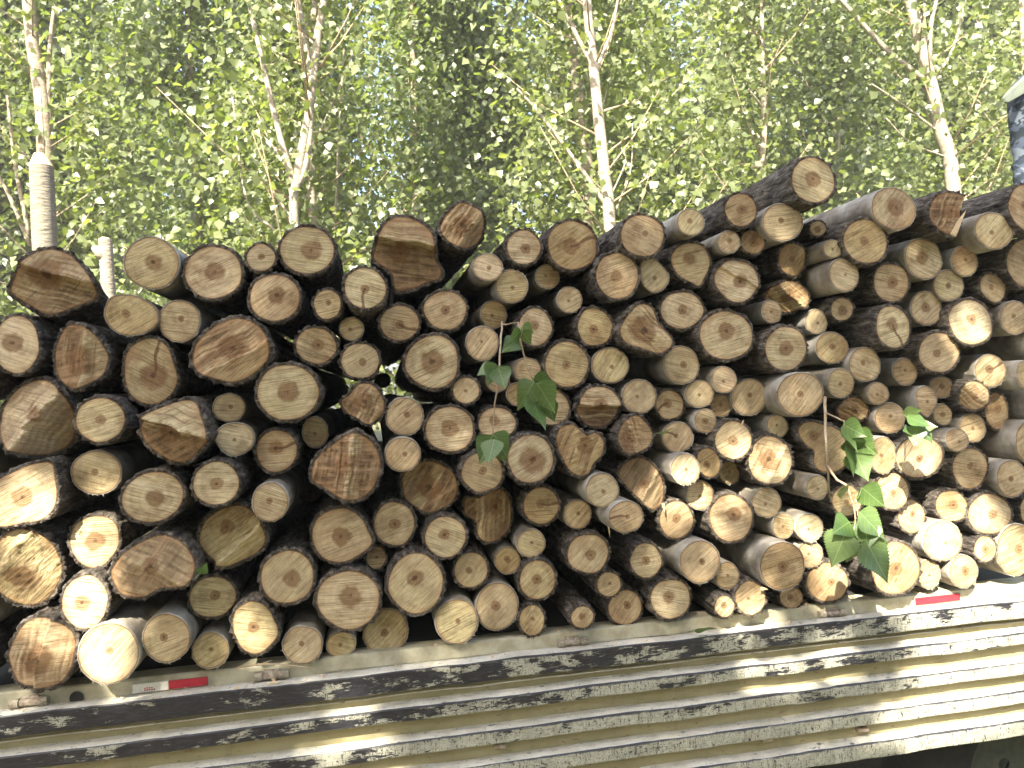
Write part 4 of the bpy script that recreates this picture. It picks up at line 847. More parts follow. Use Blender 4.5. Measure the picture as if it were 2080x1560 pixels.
def mat_band(name, th, z0):
    """navy over-paint on a rib front, rubbed through to the cream coat below"""
    t = NT(name)
    p = t.pos()
    x, y, z = t.sep(p)
    n1 = t.noise(t.vmath('MULTIPLY', p, (0.8, 1, 2.0)), 11, 4, 0.62)
    n2 = t.noise(t.vmath('MULTIPLY', p, (1, 1, 6.0)), 42, 5, 0.75)
    n3 = t.noise(t.vmath('MULTIPLY', p, (2.6, 1, 0.7)), 75, 3, 0.8, 1.2)
    v = t.math('ADD', t.math('MULTIPLY', n1, 0.70), t.math('MULTIPLY', n2, 0.34))
    v = t.math('ADD', v, t.math('MULTIPLY', t.mapr(x, -0.9, 2.1, 0, 1, False), 0.16))
    worn = t.mapr(v, th, th + 0.025)
    n6 = t.noise(t.vmath('MULTIPLY', p, (1, 1, 9.0)), 90, 4, 0.8, 0.5)
    worn = t.math('MULTIPLY', worn, t.math('SUBTRACT', 1.0, t.mapr(n3, 0.565, 0.60)))
    worn = t.math('MULTIPLY', worn, t.math('SUBTRACT', 1.0, t.math('MULTIPLY', t.mapr(n6, 0.555, 0.60), 0.8)))
    worn = t.math('MULTIPLY', worn, t.mapr(t.math('ADD', z, t.math('MULTIPLY', t.math('SUBTRACT', n2, 0.5), 0.012)), z0 - 0.002, z0 - 0.006))
    navy = t.mix(t.mapr(n2, 0.4, 0.7), (0.011, 0.011, 0.015), (0.036, 0.036, 0.045))
    n5 = t.noise(p, 20, 3, 0.6)
    cream = t.mix(t.mapr(n5, 0.3, 0.7), (0.31, 0.31, 0.25), (0.42, 0.415, 0.345))
    cream = t.mix(t.math('MULTIPLY', t.mapr(n2, 0.53, 0.64), 0.65), cream, (0.14, 0.125, 0.095))
    drip = t.noise(t.vmath('MULTIPLY', p, (55, 55, 3.0)), 1.0, 3, 0.6)
    cream = t.mix(t.math('MULTIPLY', t.mapr(drip, 0.52, 0.7), 0.4), cream, (0.19, 0.155, 0.10))
    c = t.mix(worn, navy, cream)
    t.bsdf(c, 0.5, worn, 0.25, 0.003, 0.45)
    return t.m

def mat_plain(name, c, rough=0.7, metal=0.0, nscale=40, var=0.3, c2=None, spec=0.3):
    t = NT(name)
    n = t.noise(t.obj(), nscale, 4, 0.65)
    cc = t.mix(t.mapr(n, 0.35, 0.7), c, c2 or tuple(v * (1 - var) for v in c))
    t.bsdf(cc, rough, n, 0.2, 0.004, spec, metal)
    return t.m

M = {}
RIBS = [(0.978, 0.050), (0.881, 0.033), (0.794, 0.034), (0.709, 0.036), (0.621, 0.044)]
M['cut'] = mat_cut()
M['rough'] = mat_bark(True)
M['smooth'] = mat_bark(False)
M['paint'] = mat_paint()
M['ledge'] = mat_ledge()
M['edge'] = mat_plain('bed_edge_paint', (0.40, 0.375, 0.27), 0.6, 0, 22, 0.3, (0.29, 0.26, 0.175))
for k_, th_ in enumerate((0.618, 0.578, 0.53, 0.51, 0.50)):
    M['band%d' % k_] = mat_band('worn_navy_paint_%d' % k_, th_, RIBS[k_][0])
M['leaf'] = mat_leaf('poplar_leaf', (0.080, 0.108, 0.034), (0.150, 0.180, 0.066), (0.26, 0.28, 0.125), 0.52)
M['leaf_far'] = mat_leaf('poplar_leaf_far', (0.072, 0.106, 0.040), (0.132, 0.170, 0.066), (0.22, 0.25, 0.115), 0.52)
M['sprig'] = mat_leaf('fresh_leaf', (0.055, 0.105, 0.028), (0.105, 0.165, 0.050), (0.20, 0.25, 0.11), 0.30, True, 0.38)
M['pale'] = mat_trunk('pale_poplar_bark', (0.30, 0.265, 0.21), (0.22, 0.185, 0.14), (0.09, 0.075, 0.055))
M['brown'] = mat_trunk('brown_poplar_bark', (0.30, 0.25, 0.19), (0.19, 0.15, 0.11), (0.07, 0.055, 0.04))
M['stake'] = mat_trunk('grey_stake_bark', (0.20, 0.18, 0.14), (0.155, 0.138, 0.108), (0.11, 0.095, 0.075))
M['twig'] = mat_trunk('twig_bark', (0.30, 0.22, 0.14), (0.40, 0.32, 0.22), (0.15, 0.1, 0.06))
M['iron'] = mat_plain('rusty_iron', (0.20, 0.145, 0.10), 0.75, 0.0, 90, 0.4, (0.36, 0.33, 0.27))
M['knuckle'] = mat_plain('worn_knuckle_paint', (0.30, 0.27, 0.20), 0.7, 0.0, 120, 0.5, (0.14, 0.10, 0.07))
M['chassis'] = mat_plain('black_chassis', (0.03, 0.028, 0.026), 0.8)
M['rubber'] = mat_plain('tyre_rubber', (0.022, 0.022, 0.022), 0.85)
M['rim'] = mat_plain('wheel_steel', (0.07, 0.075, 0.06), 0.7, 0.0)
M['red'] = mat_plain('red_reflector', (0.40, 0.025, 0.04), 0.45, 0.0, 60, 0.2)
M['white'] = mat_plain('white_reflector', (0.62, 0.60, 0.52), 0.4, 0.0, 60, 0.2)
M['fresh'] = mat_plain('fresh_wood', (0.60, 0.46, 0.28), 0.8, 0, 60, 0.25)

# ---------------------------------------------------------------- the setting
def mat_ground():
    t = NT('trodden_earth')
    p = t.pos()
    n1 = t.noise(p, 0.7, 5, 0.6)
    n2 = t.noise(p, 9, 5, 0.7)
    c = t.mix(t.mapr(n1, 0.4, 0.62), (0.15, 0.115, 0.075), (0.055, 0.07, 0.025))
    c = t.mix(t.mapr(n2, 0.45, 0.75), c, (0.10, 0.085, 0.05))
    t.bsdf(c, 0.95, n2, 0.6, 0.05, 0.1)
    return t.m
gs = 70
me = mesh('ground', [(-gs, -gs, 0), (gs, -gs, 0), (gs, gs, 0), (-gs, gs, 0)], [(0, 1, 2, 3)], False)
tag(link('ground', me, None, [mat_ground()]), kind='structure')

# ---------------------------------------------------------------- the truck (flat bed with its side let down)
XA, XB = -2.3, 3.5
truck = empty('truck', (0.6, 1.1, 0))
tag(truck, 'flatbed truck with cream drop side hanging down, its ribs scraped navy', 'truck')
def tpart(name, vf, mats, smooth=False, parent=None):
    V, Fc = vf
    par = parent or truck
    me = mesh(name, V, Fc, smooth)
    o = link(name, me, par, mats)
    ofs = Vector((0.6, 1.1, 0))
    if parent is not None and parent is not truck: ofs = ofs + parent.location
    me.transform(Matrix.Translation(-ofs))
    return o
BED = 1.013
def strip(prof, nx=140, wob=0.0012, seed=0, x0=None, x1=None):
    """a profile (y, z) run along the truck with small dents"""
    rr = np.random.default_rng(seed)
    xs = np.linspace(XA if x0 is None else x0, XB if x1 is None else x1, nx)
    d1 = np.convolve(rr.normal(0, 1, nx), np.ones(5) / 5, 'same') * wob * 2
    d2 = np.convolve(rr.normal(0, 1, nx), np.ones(5) / 5, 'same') * wob * 2
    V = [(x, y + d1[i], z + d2[i]) for i, x in enumerate(xs) for (y, z) in prof]
    m = len(prof)
    F = [(i * m + k, (i + 1) * m + k, (i + 1) * m + k + 1, i * m + k + 1) for i in range(nx - 1) for k in range(m - 1)]
    return V, F
tpart('bed_floor', box(XA, XB, 0.03, 2.2, BED - 0.045, BED - 0.004), [M['chassis']])
tpart('bed_edge', strip([(0.06, BED), (0.004, BED), (0.0, BED - 0.004), (-0.003, BED - 0.04), (-0.004, BED - 0.075), (0.05, BED - 0.08)], 160, 0.0014, 3), [M['edge']])
# the hanging drop side: sheet with five pressed ribs
ds = tpart('drop_side', strip([(-0.004, 0.970), (-0.018, 0.966), (-0.019, 0.60), (-0.018, 0.572), (-0.002, 0.568)], 120, 0.001, 5), [M['paint']])
YB, YF = -0.019, -0.055
for k, (z0, hgt) in enumerate(RIBS):
    if k == 0:
        prof = [(-0.005, z0 - 0.001), (-0.030, z0 + 0.0015), (YF + 0.002, z0), (YF, z0 - 0.003), (YF + 0.001, z0 - hgt), (YF + 0.006, z0 - hgt - 0.004), (YB, z0 - hgt - 0.008)]
    else:
        prof = [(YB, z0 + 0.006), (-0.038, z0 + 0.003), (YF + 0.003, z0 + 0.0005), (YF, z0 - 0.003), (YF + 0.001, z0 - hgt), (YF + 0.006, z0 - hgt - 0.004), (YB, z0 - hgt - 0.010)]
    V, F = strip(prof, 220, 0.0012, 20 + k)
    o = tpart('rib', (V, F), [M['ledge'], M['band%d' % k], M['paint']], False, ds)
    o.data.polygons.foreach_set('material_index', [[0, 0, 1, 1, 1, 2][q] for i in range(219) for q in range(len(prof) - 1)])
# folded lip line below the first rib
tpart('seam', strip([(-0.019, 0.9085), (-0.027, 0.908), (-0.028, 0.905), (-0.019, 0.903)], 160, 0.001, 41), [M['ledge']], False, ds)
# hinges
for k, hx in enumerate(HINGES):
    h = tpart('hinge', tube([(hx - 0.021, -0.014, BED - 0.024), (hx + 0.021, -0.014, BED - 0.024)], [0.0085, 0.0085], 12), [M['iron']])
    for s in (-1, 1):
        tpart('knuckle', tube([(hx + s * 0.0215, -0.015, BED - 0.024), (hx + s * 0.042, -0.015, BED - 0.024)], [0.0115, 0.0115], 12), [M['knuckle']])
    tpart('hinge_plate', box(hx - 0.02, hx + 0.02, -0.013, -0.002, BED - 0.036, BED - 0.010, 0.003), [M['iron']])
# reflective tape on the bed edge: red, and a worn white length with tiny red print
for a, b, z in ((STICK_X[0], STICK_X[1], BED - 0.022), (STICK_X[2], STICK_X[3], BED - 0.019)):
    s_ = tpart('reflector_tape', box(a, b, -0.0085, -0.0045, z - 0.010, z + 0.010), [M['red']])
w0 = STICK_X[0]
wt = tpart('reflector_tape', box(w0 - 0.085, w0 - 0.001, -0.0080, -0.0045, BED - 0.033, BED - 0.011), [M['white']])
def text(body, size, loc, mat, parent):
    cu = bpy.data.curves.new('print', 'FONT'); cu.body = body; cu.size = size; cu.extrude = 0.0002
    ob = bpy.data.objects.new('print', cu); col.objects.link(ob)
    dg = bpy.context.evaluated_depsgraph_get()
    me = bpy.data.meshes.new_from_object(ob.evaluated_get(dg))
    bpy.data.objects.remove(ob)
    me.transform(Matrix.Translation(Vector(loc) - Vector((0.6, 1.1, 0))) @ Matrix.Rotation(R(90), 4, 'X'))
    return link('print', me, parent, [mat])
for q_ in range(9):
    xq = w0 - 0.058 + (q_ % 5) * 0.0055
    zq = BED - (0.024 if q_ < 4 else 0.0295)
    tpart('print', box(xq, xq + 0.0036, -0.0084, -0.0079, zq, zq + (0.0022 if q_ < 4 else 0.0034)), [M['red']], False, wt)
# sheet patches lapped over the bed edge, with an open stretch between
tpart('edge_patch', strip([(0.03, BED + 0.0018), (0.002, BED + 0.0018), (-0.0045, BED - 0.001), (-0.0062, BED - 0.034)], 60, 0.0006, 61, -0.55 + 0.4, 0.995), [M['edge']])
tpart('edge_patch', strip([(0.03, BED + 0.0020), (0.002, BED + 0.0020), (-0.0047, BED - 0.001), (-0.0062, BED - 0.034)], 60, 0.0006, 62, 1.105, 2.6), [M['edge']])
# rusty latch lugs welded low on the drop side
for lx, lz in ((1.36, 0.650), (1.06, 0.662), (0.30, 0.742), (-0.52, 0.86)):
    tpart('latch_lug', join([box(lx - 0.016, lx + 0.016, -0.038, -0.0195, lz - 0.007, lz + 0.006, 0.003), tube([(lx - 0.008, -0.034, lz), (lx + 0.012, -0.044, lz + 0.003)], [0.006, 0.005], 8)]), [M['iron']], False, ds)
# drain hole with a dark mouth in the bed edge
hx = -0.735
tpart('drain_hole', tube([(hx, -0.0065, BED - 0.028), (hx, -0.0085, BED - 0.028)], [0.016, 0.016], 16), [M['chassis']])
# chassis below
for yy in (0.62, 1.5):
    tpart('chassis_rail', box(XA, XB, yy, yy + 0.08, 0.72, 0.96, 0.01), [M['chassis']])
for k in range(9):
    x = XA + 0.2 + k * 0.66
    tpart('cross_member', box(x, x + 0.06, 0.06, 2.15, 0.885, 0.966), [M['chassis']])
tpart('far_board', box(XA, XB, 2.16, 2.2, BED + 0.002, BED + 0.42, 0.006), [M['paint']])
def wheel(x, y):
    prof = [(0.0, 0.17), (0.0, 0.31), (0.012, 0.345), (0.03, 0.37), (0.16, 0.37), (0.188, 0.345), (0.20, 0.31), (0.20, 0.17)]
    seg = 40
    V = [(x + r * math.cos(2 * math.pi * k / seg), y + w, 0.37 + r * math.sin(2 * math.pi * k / seg)) for k in range(seg) for (w, r) in prof]
    n = len(prof)
    F = [(k * n + j, ((k + 1) % seg) * n + j, ((k + 1) % seg) * n + j + 1, k * n + j + 1) for k in range(seg) for j in range(n - 1)]
    wh = tpart('wheel', (V, F), [M['rubber']], True)
    V2 = [(x + r * math.cos(2 * math.pi * k / seg), y + w, 0.37 + r * math.sin(2 * math.pi * k / seg)) for k in range(seg) for (w, r) in [(0.01, 0.172), (0.03, 0.15), (0.06, 0.10), (0.05, 0.02)]]
    F2 = [(k * 4 + j, ((k + 1) % seg) * 4 + j, ((k + 1) % seg) * 4 + j + 1, k * 4 + j + 1) for k in range(seg) for j in range(3)]
    tpart('rim', (V2, F2), [M['rim']], True, wh)
for x in (2.0, 2.85):
    wheel(x, 0.12); wheel(x, 1.78)

# ---------------------------------------------------------------- the logs
def fbm1(th, seed, harm, amp):
    r = np.random.default_rng(seed)
    o = np.zeros_like(th)
    for h in harm:
        o += r.normal() * np.cos(h * th + r.uniform(0, 6.28)) / (h ** 0.8)
    return o * amp

def smoothstep(x):
    x = np.clip(x, 0, 1)
    return x * x * (3 - 2 * x)

def vnoise(u, v, seed, scale):
    """cheap smooth 2-D noise from summed rotated sines"""
    r = np.random.default_rng(seed)
    o = np.zeros_like(u)
    for k in range(7):
        a = r.uniform(0, 6.28); f = scale * r.uniform(0.6, 1.9)
        o += np.sin((u * math.cos(a) + v * math.sin(a)) * f + r.uniform(0, 6.28))
    return o / 3.5

def build_log(idx, row):
    x0, y0, z0, shape, barkk, tone, heart, pith, stain, grey, mode, crack, label = row
    rough = barkk == 'r'
    special = mode is not None
    S = 112 if special else 64
    J = 34 if special else 13
    th = np.arange(S) * 2 * math.pi / S
    if isinstance(shape, tuple):
        a, b, rot = shape
        tt = th - R(rot)
        rr = a * b / np.sqrt((b * np.cos(tt)) ** 2 + (a * np.sin(tt)) ** 2)
        rr = rr * (1 + fbm1(th, idx * 7 + 1, (2, 3, 4, 5, 6), 0.014 if not rough else 0.022))
    else:
        P = smooth_poly(shape, S)
        pa = np.array([math.atan2(p.y, p.x) for p in P]); pr_ = np.array([p.length for p in P])
        o = np.argsort(pa); pa, pr_ = pa[o], pr_[o]
        rr = np.interp((th + math.pi) % (2 * math.pi) - math.pi, pa, pr_, period=2 * math.pi)
        rr = (rr + 0.5 * np.roll(rr, 1) + 0.5 * np.roll(rr, -1)) / 2
    size = rr.mean()
    bt = (0.0065 if rough else 0.0028) * (0.6 + 0.4 * size / 0.06)
    rg = np.random.default_rng(idx * 13 + 5)
    rough_amp = (0.0024 if rough else 0.0008) * rg.uniform(0.6, 1.3)
    jag = rg.normal(0, 1, S) * rough_amp * 0.55 + fbm1(th, idx + 900, (5, 8, 11, 15, 19), rough_amp * 0.6)
    r_in = np.maximum(rr - bt + jag * 0.25, size * 0.3)
    # --- the sawn face
    rn = np.concatenate([[0.0], np.repeat(np.arange(1, J + 1) / J, S)])
    ta = np.concatenate([[0.0], np.tile(th, J)])
    ri = np.concatenate([[0.0], np.tile(r_in, J)])
    u = rn * ri * np.cos(ta); v = rn * ri * np.sin(ta)
    tx_, tz_ = rg.normal(0, 0.05), rg.normal(0, 0.05)
    d = tx_ * u + tz_ * v + vnoise(u, v, idx + 50, 55) * 0.0012
    sa = rg.uniform(-0.55, 0.95)
    sc_, ss_ = math.cos(sa), math.sin(sa)
    su, sv = u * sc_ + v * ss_, -u * ss_ + v * sc_
    # saw chatter: small parallel steps
    ch = np.random.default_rng(idx + 77)
    for q in range(4):
        d = d + ch.uniform(0.0003, 0.0011) * np.tanh((sv - ch.uniform(-1, 1) * size) / 0.003)
    tonev = np.full_like(u, tone) + rg.normal(0, 0.05)
    stv = np.full_like(u, stain)
    if special:
        ang, off, sA, sB, step, stA, stB, ridge = mode
        an = R(ang)
        # ang: direction of the ridge normal, measured from +x
        s = u * math.cos(an) + v * math.sin(an) - off * size
        l = -u * math.sin(an) + v * math.cos(an)
        s = s + vnoise(l, l * 0 + 3, idx + 5, 60) * 0.004
        d = d + sA * np.maximum(s, 0) + sB * np.maximum(-s, 0)
        d = d + step * 1.5 * (1 - smoothstep((s + 0.003) / 0.005))
        torn = np.exp(-(s / (0.12 * size + 0.003)) ** 2)
        nz = vnoise(u * 1.0, v * 1.0, idx + 6, 240) + 0.7 * vnoise(u, v, idx + 8, 520)
        d = d - ridge * 0.022 * torn * (0.5 + 0.5 * nz)
        d = d + ridge * 0.0028 * nz
        # torn fibre grooves running away from the ridge
        gro = vnoise(s + 0.05 * l, l * 0.03, idx + 15, 300) + 0.7 * vnoise(s, l * 0.05, idx + 16, 620)
        d = d + (0.0008 + 0.0022 * ridge) * gro * (0.35 + 0.65 * smoothstep(-s / 0.01))
        stv0 = 0.22 * gro
        stv = np.where(s > 0, stA, stB) * smoothstep(np.abs(s) / 0.006) + stain * 0.5 + 0.08 - ridge * 0.8 * torn + stv0 * 1.3
        tonev = tonev - 0.5 * ridge * torn
    d = d - np.min(d) * 0.5
    V = np.stack([u, d, v], 1)
    F = [(0, 1 + (k + 1) % S, 1 + k) for k in range(S)]
    for j in range(J - 1):
        b0 = 1 + j * S
        for k in range(S):
            k2 = (k + 1) % S
            F.append((b0 + k, b0 + k2, b0 + S + k2, b0 + S + k))
    yaw = R(13) if label.startswith('gouged oval') else rg.normal(0, 0.010)      # that one lies askew
    root = empty('log', (x0, y0, z0), (rg.normal(0, 0.008), 0, yaw))
    tag(root, label, 'log', 'cut poplar logs stacked on the truck')
    me = mesh('cut_face', V, F)
    seed = rg.uniform(0, 60)
    attr(me, 'fc', 'FLOAT_VECTOR', np.stack([u - pith[0], v - pith[1], rn], 1))
    attr(me, 'sw', 'FLOAT_VECTOR', np.stack([su, sv, np.full_like(u, seed)], 1))
    hr = max(heart * size, 0.0045)
    attr(me, 'pr', 'FLOAT_COLOR', np.stack([np.full_like(u, hr), tonev, stv, np.full_like(u, grey)], 1))
    if crack is not None:
        ca = R(crack)
        pu, pv = u - pith[0], v - pith[1]
        al = pu * math.cos(ca) + pv * math.sin(ca)
        ac = np.abs(-pu * math.sin(ca) + pv * math.cos(ca) + 0.003 * np.sin(al * 90))
        ck = ac + np.maximum(-al, 0) * 2 - np.minimum(np.maximum(al, 0) * 0.03, 0.002)
    else:
        ck = np.full_like(u, 1.0)
    attr(me, 'ck', 'FLOAT', ck)
    attr(me, 'hu', 'FLOAT', np.full_like(u, rg.random()))
    link('cut_face', me, root, [M['cut']])
    rim_d = d[1 + (J - 1) * S:]
    # --- bark, running back under the pile
    Ln = 2.05 + rg.uniform(-0.12, 0.1)
    ys = [0, 0.0015, 0.008, 0.02, 0.035, 0.055, 0.08, 0.11, 0.15, 0.20, 0.27, 0.36, 0.5, 0.75, 1.2, Ln - y0]
    tp = rg.uniform(-0.03, 0.06)
    sw_a = rg.uniform(-0.008, 0.008); sw_b = rg.uniform(-0.008, 0.008)
    furr = np.zeros((len(ys), S))
    if rough:
        for h in (9, 13, 17, 23):
            ph = rg.uniform(0, 6.28)
            for q, yy in enumerate(ys):
                furr[q] += np.cos(h * th + ph + 2.5 * math.sin(yy * 7 + h)) * (0.5 + 0.5 * math.sin(yy * 23 + h * 2))
        furr *= 0.0013
        furr += rg.normal(0, 0.0011, furr.shape)
    else:
        furr += rg.normal(0, 0.0003, furr.shape)
    VB = [np.stack([r_in * np.cos(th), rim_d + 0.0004, r_in * np.sin(th)], 1)]
    lip = rg.normal(0, 0.0022 if rough else 0.0007, S)
    for q, yy in enumerate(ys):
        tpr = 1 - tp * yy / 2
        ro = (rr + jag) * tpr + furr[q]
        if q == 0: ro = r_in + (ro - r_in) * 0.65
        yv = rim_d * max(0.0, 1 - yy / 0.12) + yy + (lip if q < 3 else 0)
        cx = sw_a * (yy ** 1.5); cz = sw_b * (yy ** 1.5)
        VB.append(np.stack([cx + ro * np.cos(th), yv, cz + ro * np.sin(th)], 1))
    VB = np.concatenate(VB)
    FB = []
    for q in range(len(ys)):
        for k in range(S):
            k2 = (k + 1) % S
            FB.append((q * S + k, q * S + k2, (q + 1) * S + k2, (q + 1) * S + k))
    nb = len(VB)
    FB.append(tuple(len(ys) * S + k for k in range(S)))
    # torn fibres along the lower rim where the saw broke through
    VB = list(map(tuple, VB))
    nf = int((60 if rough else 26) * size / 0.05)
    for q in range(nf):
        a = rg.normal(-1.4, 0.75) if rg.random() < 0.7 else rg.uniform(0, 6.28)
        k = int((a % (2 * math.pi)) / (2 * math.pi) * S) % S
        rb = rr[k] - bt * rg.uniform(0.0, 1.2)
        ln = rg.uniform(0.002, 0.0065); w = rg.uniform(0.0005, 0.0016)
        a2 = a + rg.normal(0, 0.09)
        y_ = rim_d[k] - rg.uniform(0, 0.002)
        i0 = len(VB)
        VB += [(rb * math.cos(a) - w * math.sin(a), y_, rb * math.sin(a) + w * math.cos(a)),
               (rb * math.cos(a) + w * math.sin(a), y_, rb * math.sin(a) - w * math.cos(a)),
               ((rb + ln) * math.cos(a2), y_ - rg.uniform(-0.002, 0.004), (rb + ln) * math.sin(a2))]
        FB.append((i0, i0 + 1, i0 + 2))
    mb = mesh('bark', VB, FB)
    link('bark', mb, root, [M['rough' if rough else 'smooth']])
    return root

for idx, row in enumerate(LOGS):
    build_log(idx, row)

# filler logs added far back in the gaps so these stay dark
for q, (x, z, r) in enumerate(FILLERS):
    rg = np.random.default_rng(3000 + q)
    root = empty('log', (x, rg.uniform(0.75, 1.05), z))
    tag(root, 'filler log added far back to darken a gap of the pile', 'log', 'filler logs deep in the gaps')
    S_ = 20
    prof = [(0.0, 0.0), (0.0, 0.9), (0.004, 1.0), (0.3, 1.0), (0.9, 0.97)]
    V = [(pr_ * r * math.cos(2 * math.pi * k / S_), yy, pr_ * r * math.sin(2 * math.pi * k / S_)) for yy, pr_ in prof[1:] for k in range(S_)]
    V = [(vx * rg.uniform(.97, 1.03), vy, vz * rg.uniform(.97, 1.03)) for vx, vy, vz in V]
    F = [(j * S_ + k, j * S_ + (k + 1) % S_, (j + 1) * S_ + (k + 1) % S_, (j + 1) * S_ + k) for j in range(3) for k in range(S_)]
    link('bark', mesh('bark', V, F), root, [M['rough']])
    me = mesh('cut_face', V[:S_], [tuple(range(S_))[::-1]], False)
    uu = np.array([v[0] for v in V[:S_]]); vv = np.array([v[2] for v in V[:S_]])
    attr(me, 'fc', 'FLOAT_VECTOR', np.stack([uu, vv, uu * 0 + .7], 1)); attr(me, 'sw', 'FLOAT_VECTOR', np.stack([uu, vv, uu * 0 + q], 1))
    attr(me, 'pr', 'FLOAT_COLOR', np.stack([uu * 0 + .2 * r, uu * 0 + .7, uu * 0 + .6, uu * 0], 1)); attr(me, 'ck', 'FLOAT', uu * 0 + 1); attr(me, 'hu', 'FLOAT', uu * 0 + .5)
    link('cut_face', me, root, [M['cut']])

# ---------------------------------------------------------------- trees
def leaf_cloud(C, size, seed, tilt=0.9, spread=None):
    """many folded deltoid leaves at centres C (n,3)"""
    r = np.random.default_rng(seed)
    n = len(C)
    nm = r.normal(0, 1, (n, 3)) * 0.75 + np.array(SUN)[None] * 0.75     # blades turn to the light
    nm /= np.linalg.norm(nm, axis=1)[:, None]
    q = r.normal(0, 1, (n, 3)); q[:, 2] -= 1.0
    sd = np.cross(q, nm); sd /= np.linalg.norm(sd, axis=1)[:, None]
    ax = np.cross(nm, sd)
    s = size * r.uniform(0.55, 1.25, n)[:, None]
    base = C
    tip = C + ax * s
    mid = C + ax * s * 0.34
    fold = r.uniform(0.02, 0.22, n)[:, None]
    Lf = mid + sd * s * 0.46 + nm * s * fold
    Rt = mid - sd * s * 0.46 + nm * s * fold
    V = np.stack([base, Lf, tip, Rt], 1).reshape(-1, 3)
    idx = np.arange(n) * 4
    F = np.stack([idx, idx + 1, idx + 2, idx, idx + 2, idx + 3], 1).reshape(-1, 3)
    tint = np.repeat(np.clip(r.beta(2.6, 2.6, n), 0, 1), 4)
    return V, F, tint

def tri_mesh(name, V, F, tint):
    me = bpy.data.meshes.new(name)
    me.vertices.add(len(V)); me.vertices.foreach_set('co', V.astype(np.float32).ravel())
    nF = len(F)
    me.loops.add(nF * 3); me.loops.foreach_set('vertex_index', F.astype(np.int32).ravel())
    me.polygons.add(nF)
    me.polygons.foreach_set('loop_start', np.arange(0, nF * 3, 3, dtype=np.int32))
    me.polygons.foreach_set('loop_total', np.full(nF, 3, dtype=np.int32))
    me.update(calc_edges=True)
    attr(me, 'tint', 'FLOAT', tint)
    return me

def spline(pts, n=14):
    P = [Vector(p) for p in pts]
    if len(P) < 3:
        return [P[0].lerp(P[-1], i / n) for i in range(n + 1)]
    P = [P[0] * 2 - P[1]] + P + [P[-1] * 2 - P[-2]]
    out = []
    k = max(2, n // (len(P) - 3))
    for i in range(1, len(P) - 2):
        p0, p1, p2, p3 = P[i - 1:i + 3]
        for j in range(k):
            t = j / k
            out.append(0.5 * ((2 * p1) + (p2 - p0) * t + (2 * p0 - 5 * p1 + 4 * p2 - p3) * t * t + (3 * p1 - p0 - 3 * p2 + p3) * t ** 3))
    return out + [P[-2]]

def crown_points(axis, n, h0, h1, spread, seed, yfloor=2.6):
    """leaf centres clustered on rising side branches; also the branch tubes"""
    r = np.random.default_rng(seed)
    nb = 46
    br, pts = [], []
    per = n // nb
    for b in range(nb):
        z = h0 + (h1 - h0) * (b + r.random()) / nb
        k = min(range(len(axis)), key=lambda i: abs(axis[i].z - z))
        o = axis[k].copy(); o.z = z
        az = r.uniform(0, 2 * math.pi)
        L_ = spread * r.uniform(0.45, 1.1) * (1 - 0.45 * (z - h0) / (h1 - h0))
        up = r.uniform(0.5, 1.5)
        dirv = Vector((math.cos(az), math.sin(az), up)).normalized()
        e = o + dirv * L_
        br.append((o, o.lerp(e, 0.5) + Vector((0, 0, -0.06 * L_)), e, L_))
        t = r.random(per) ** 0.7
        sg = 0.10 + 0.16 * t
        P = np.array(o)[None] + np.outer(t * L_, np.array(dirv)) + r.normal(0, 1, (per, 3)) * sg[:, None] * spread * 0.75
        pts.append(P)
    P = np.concatenate(pts)
    return P[P[:, 1] > yfloor], br

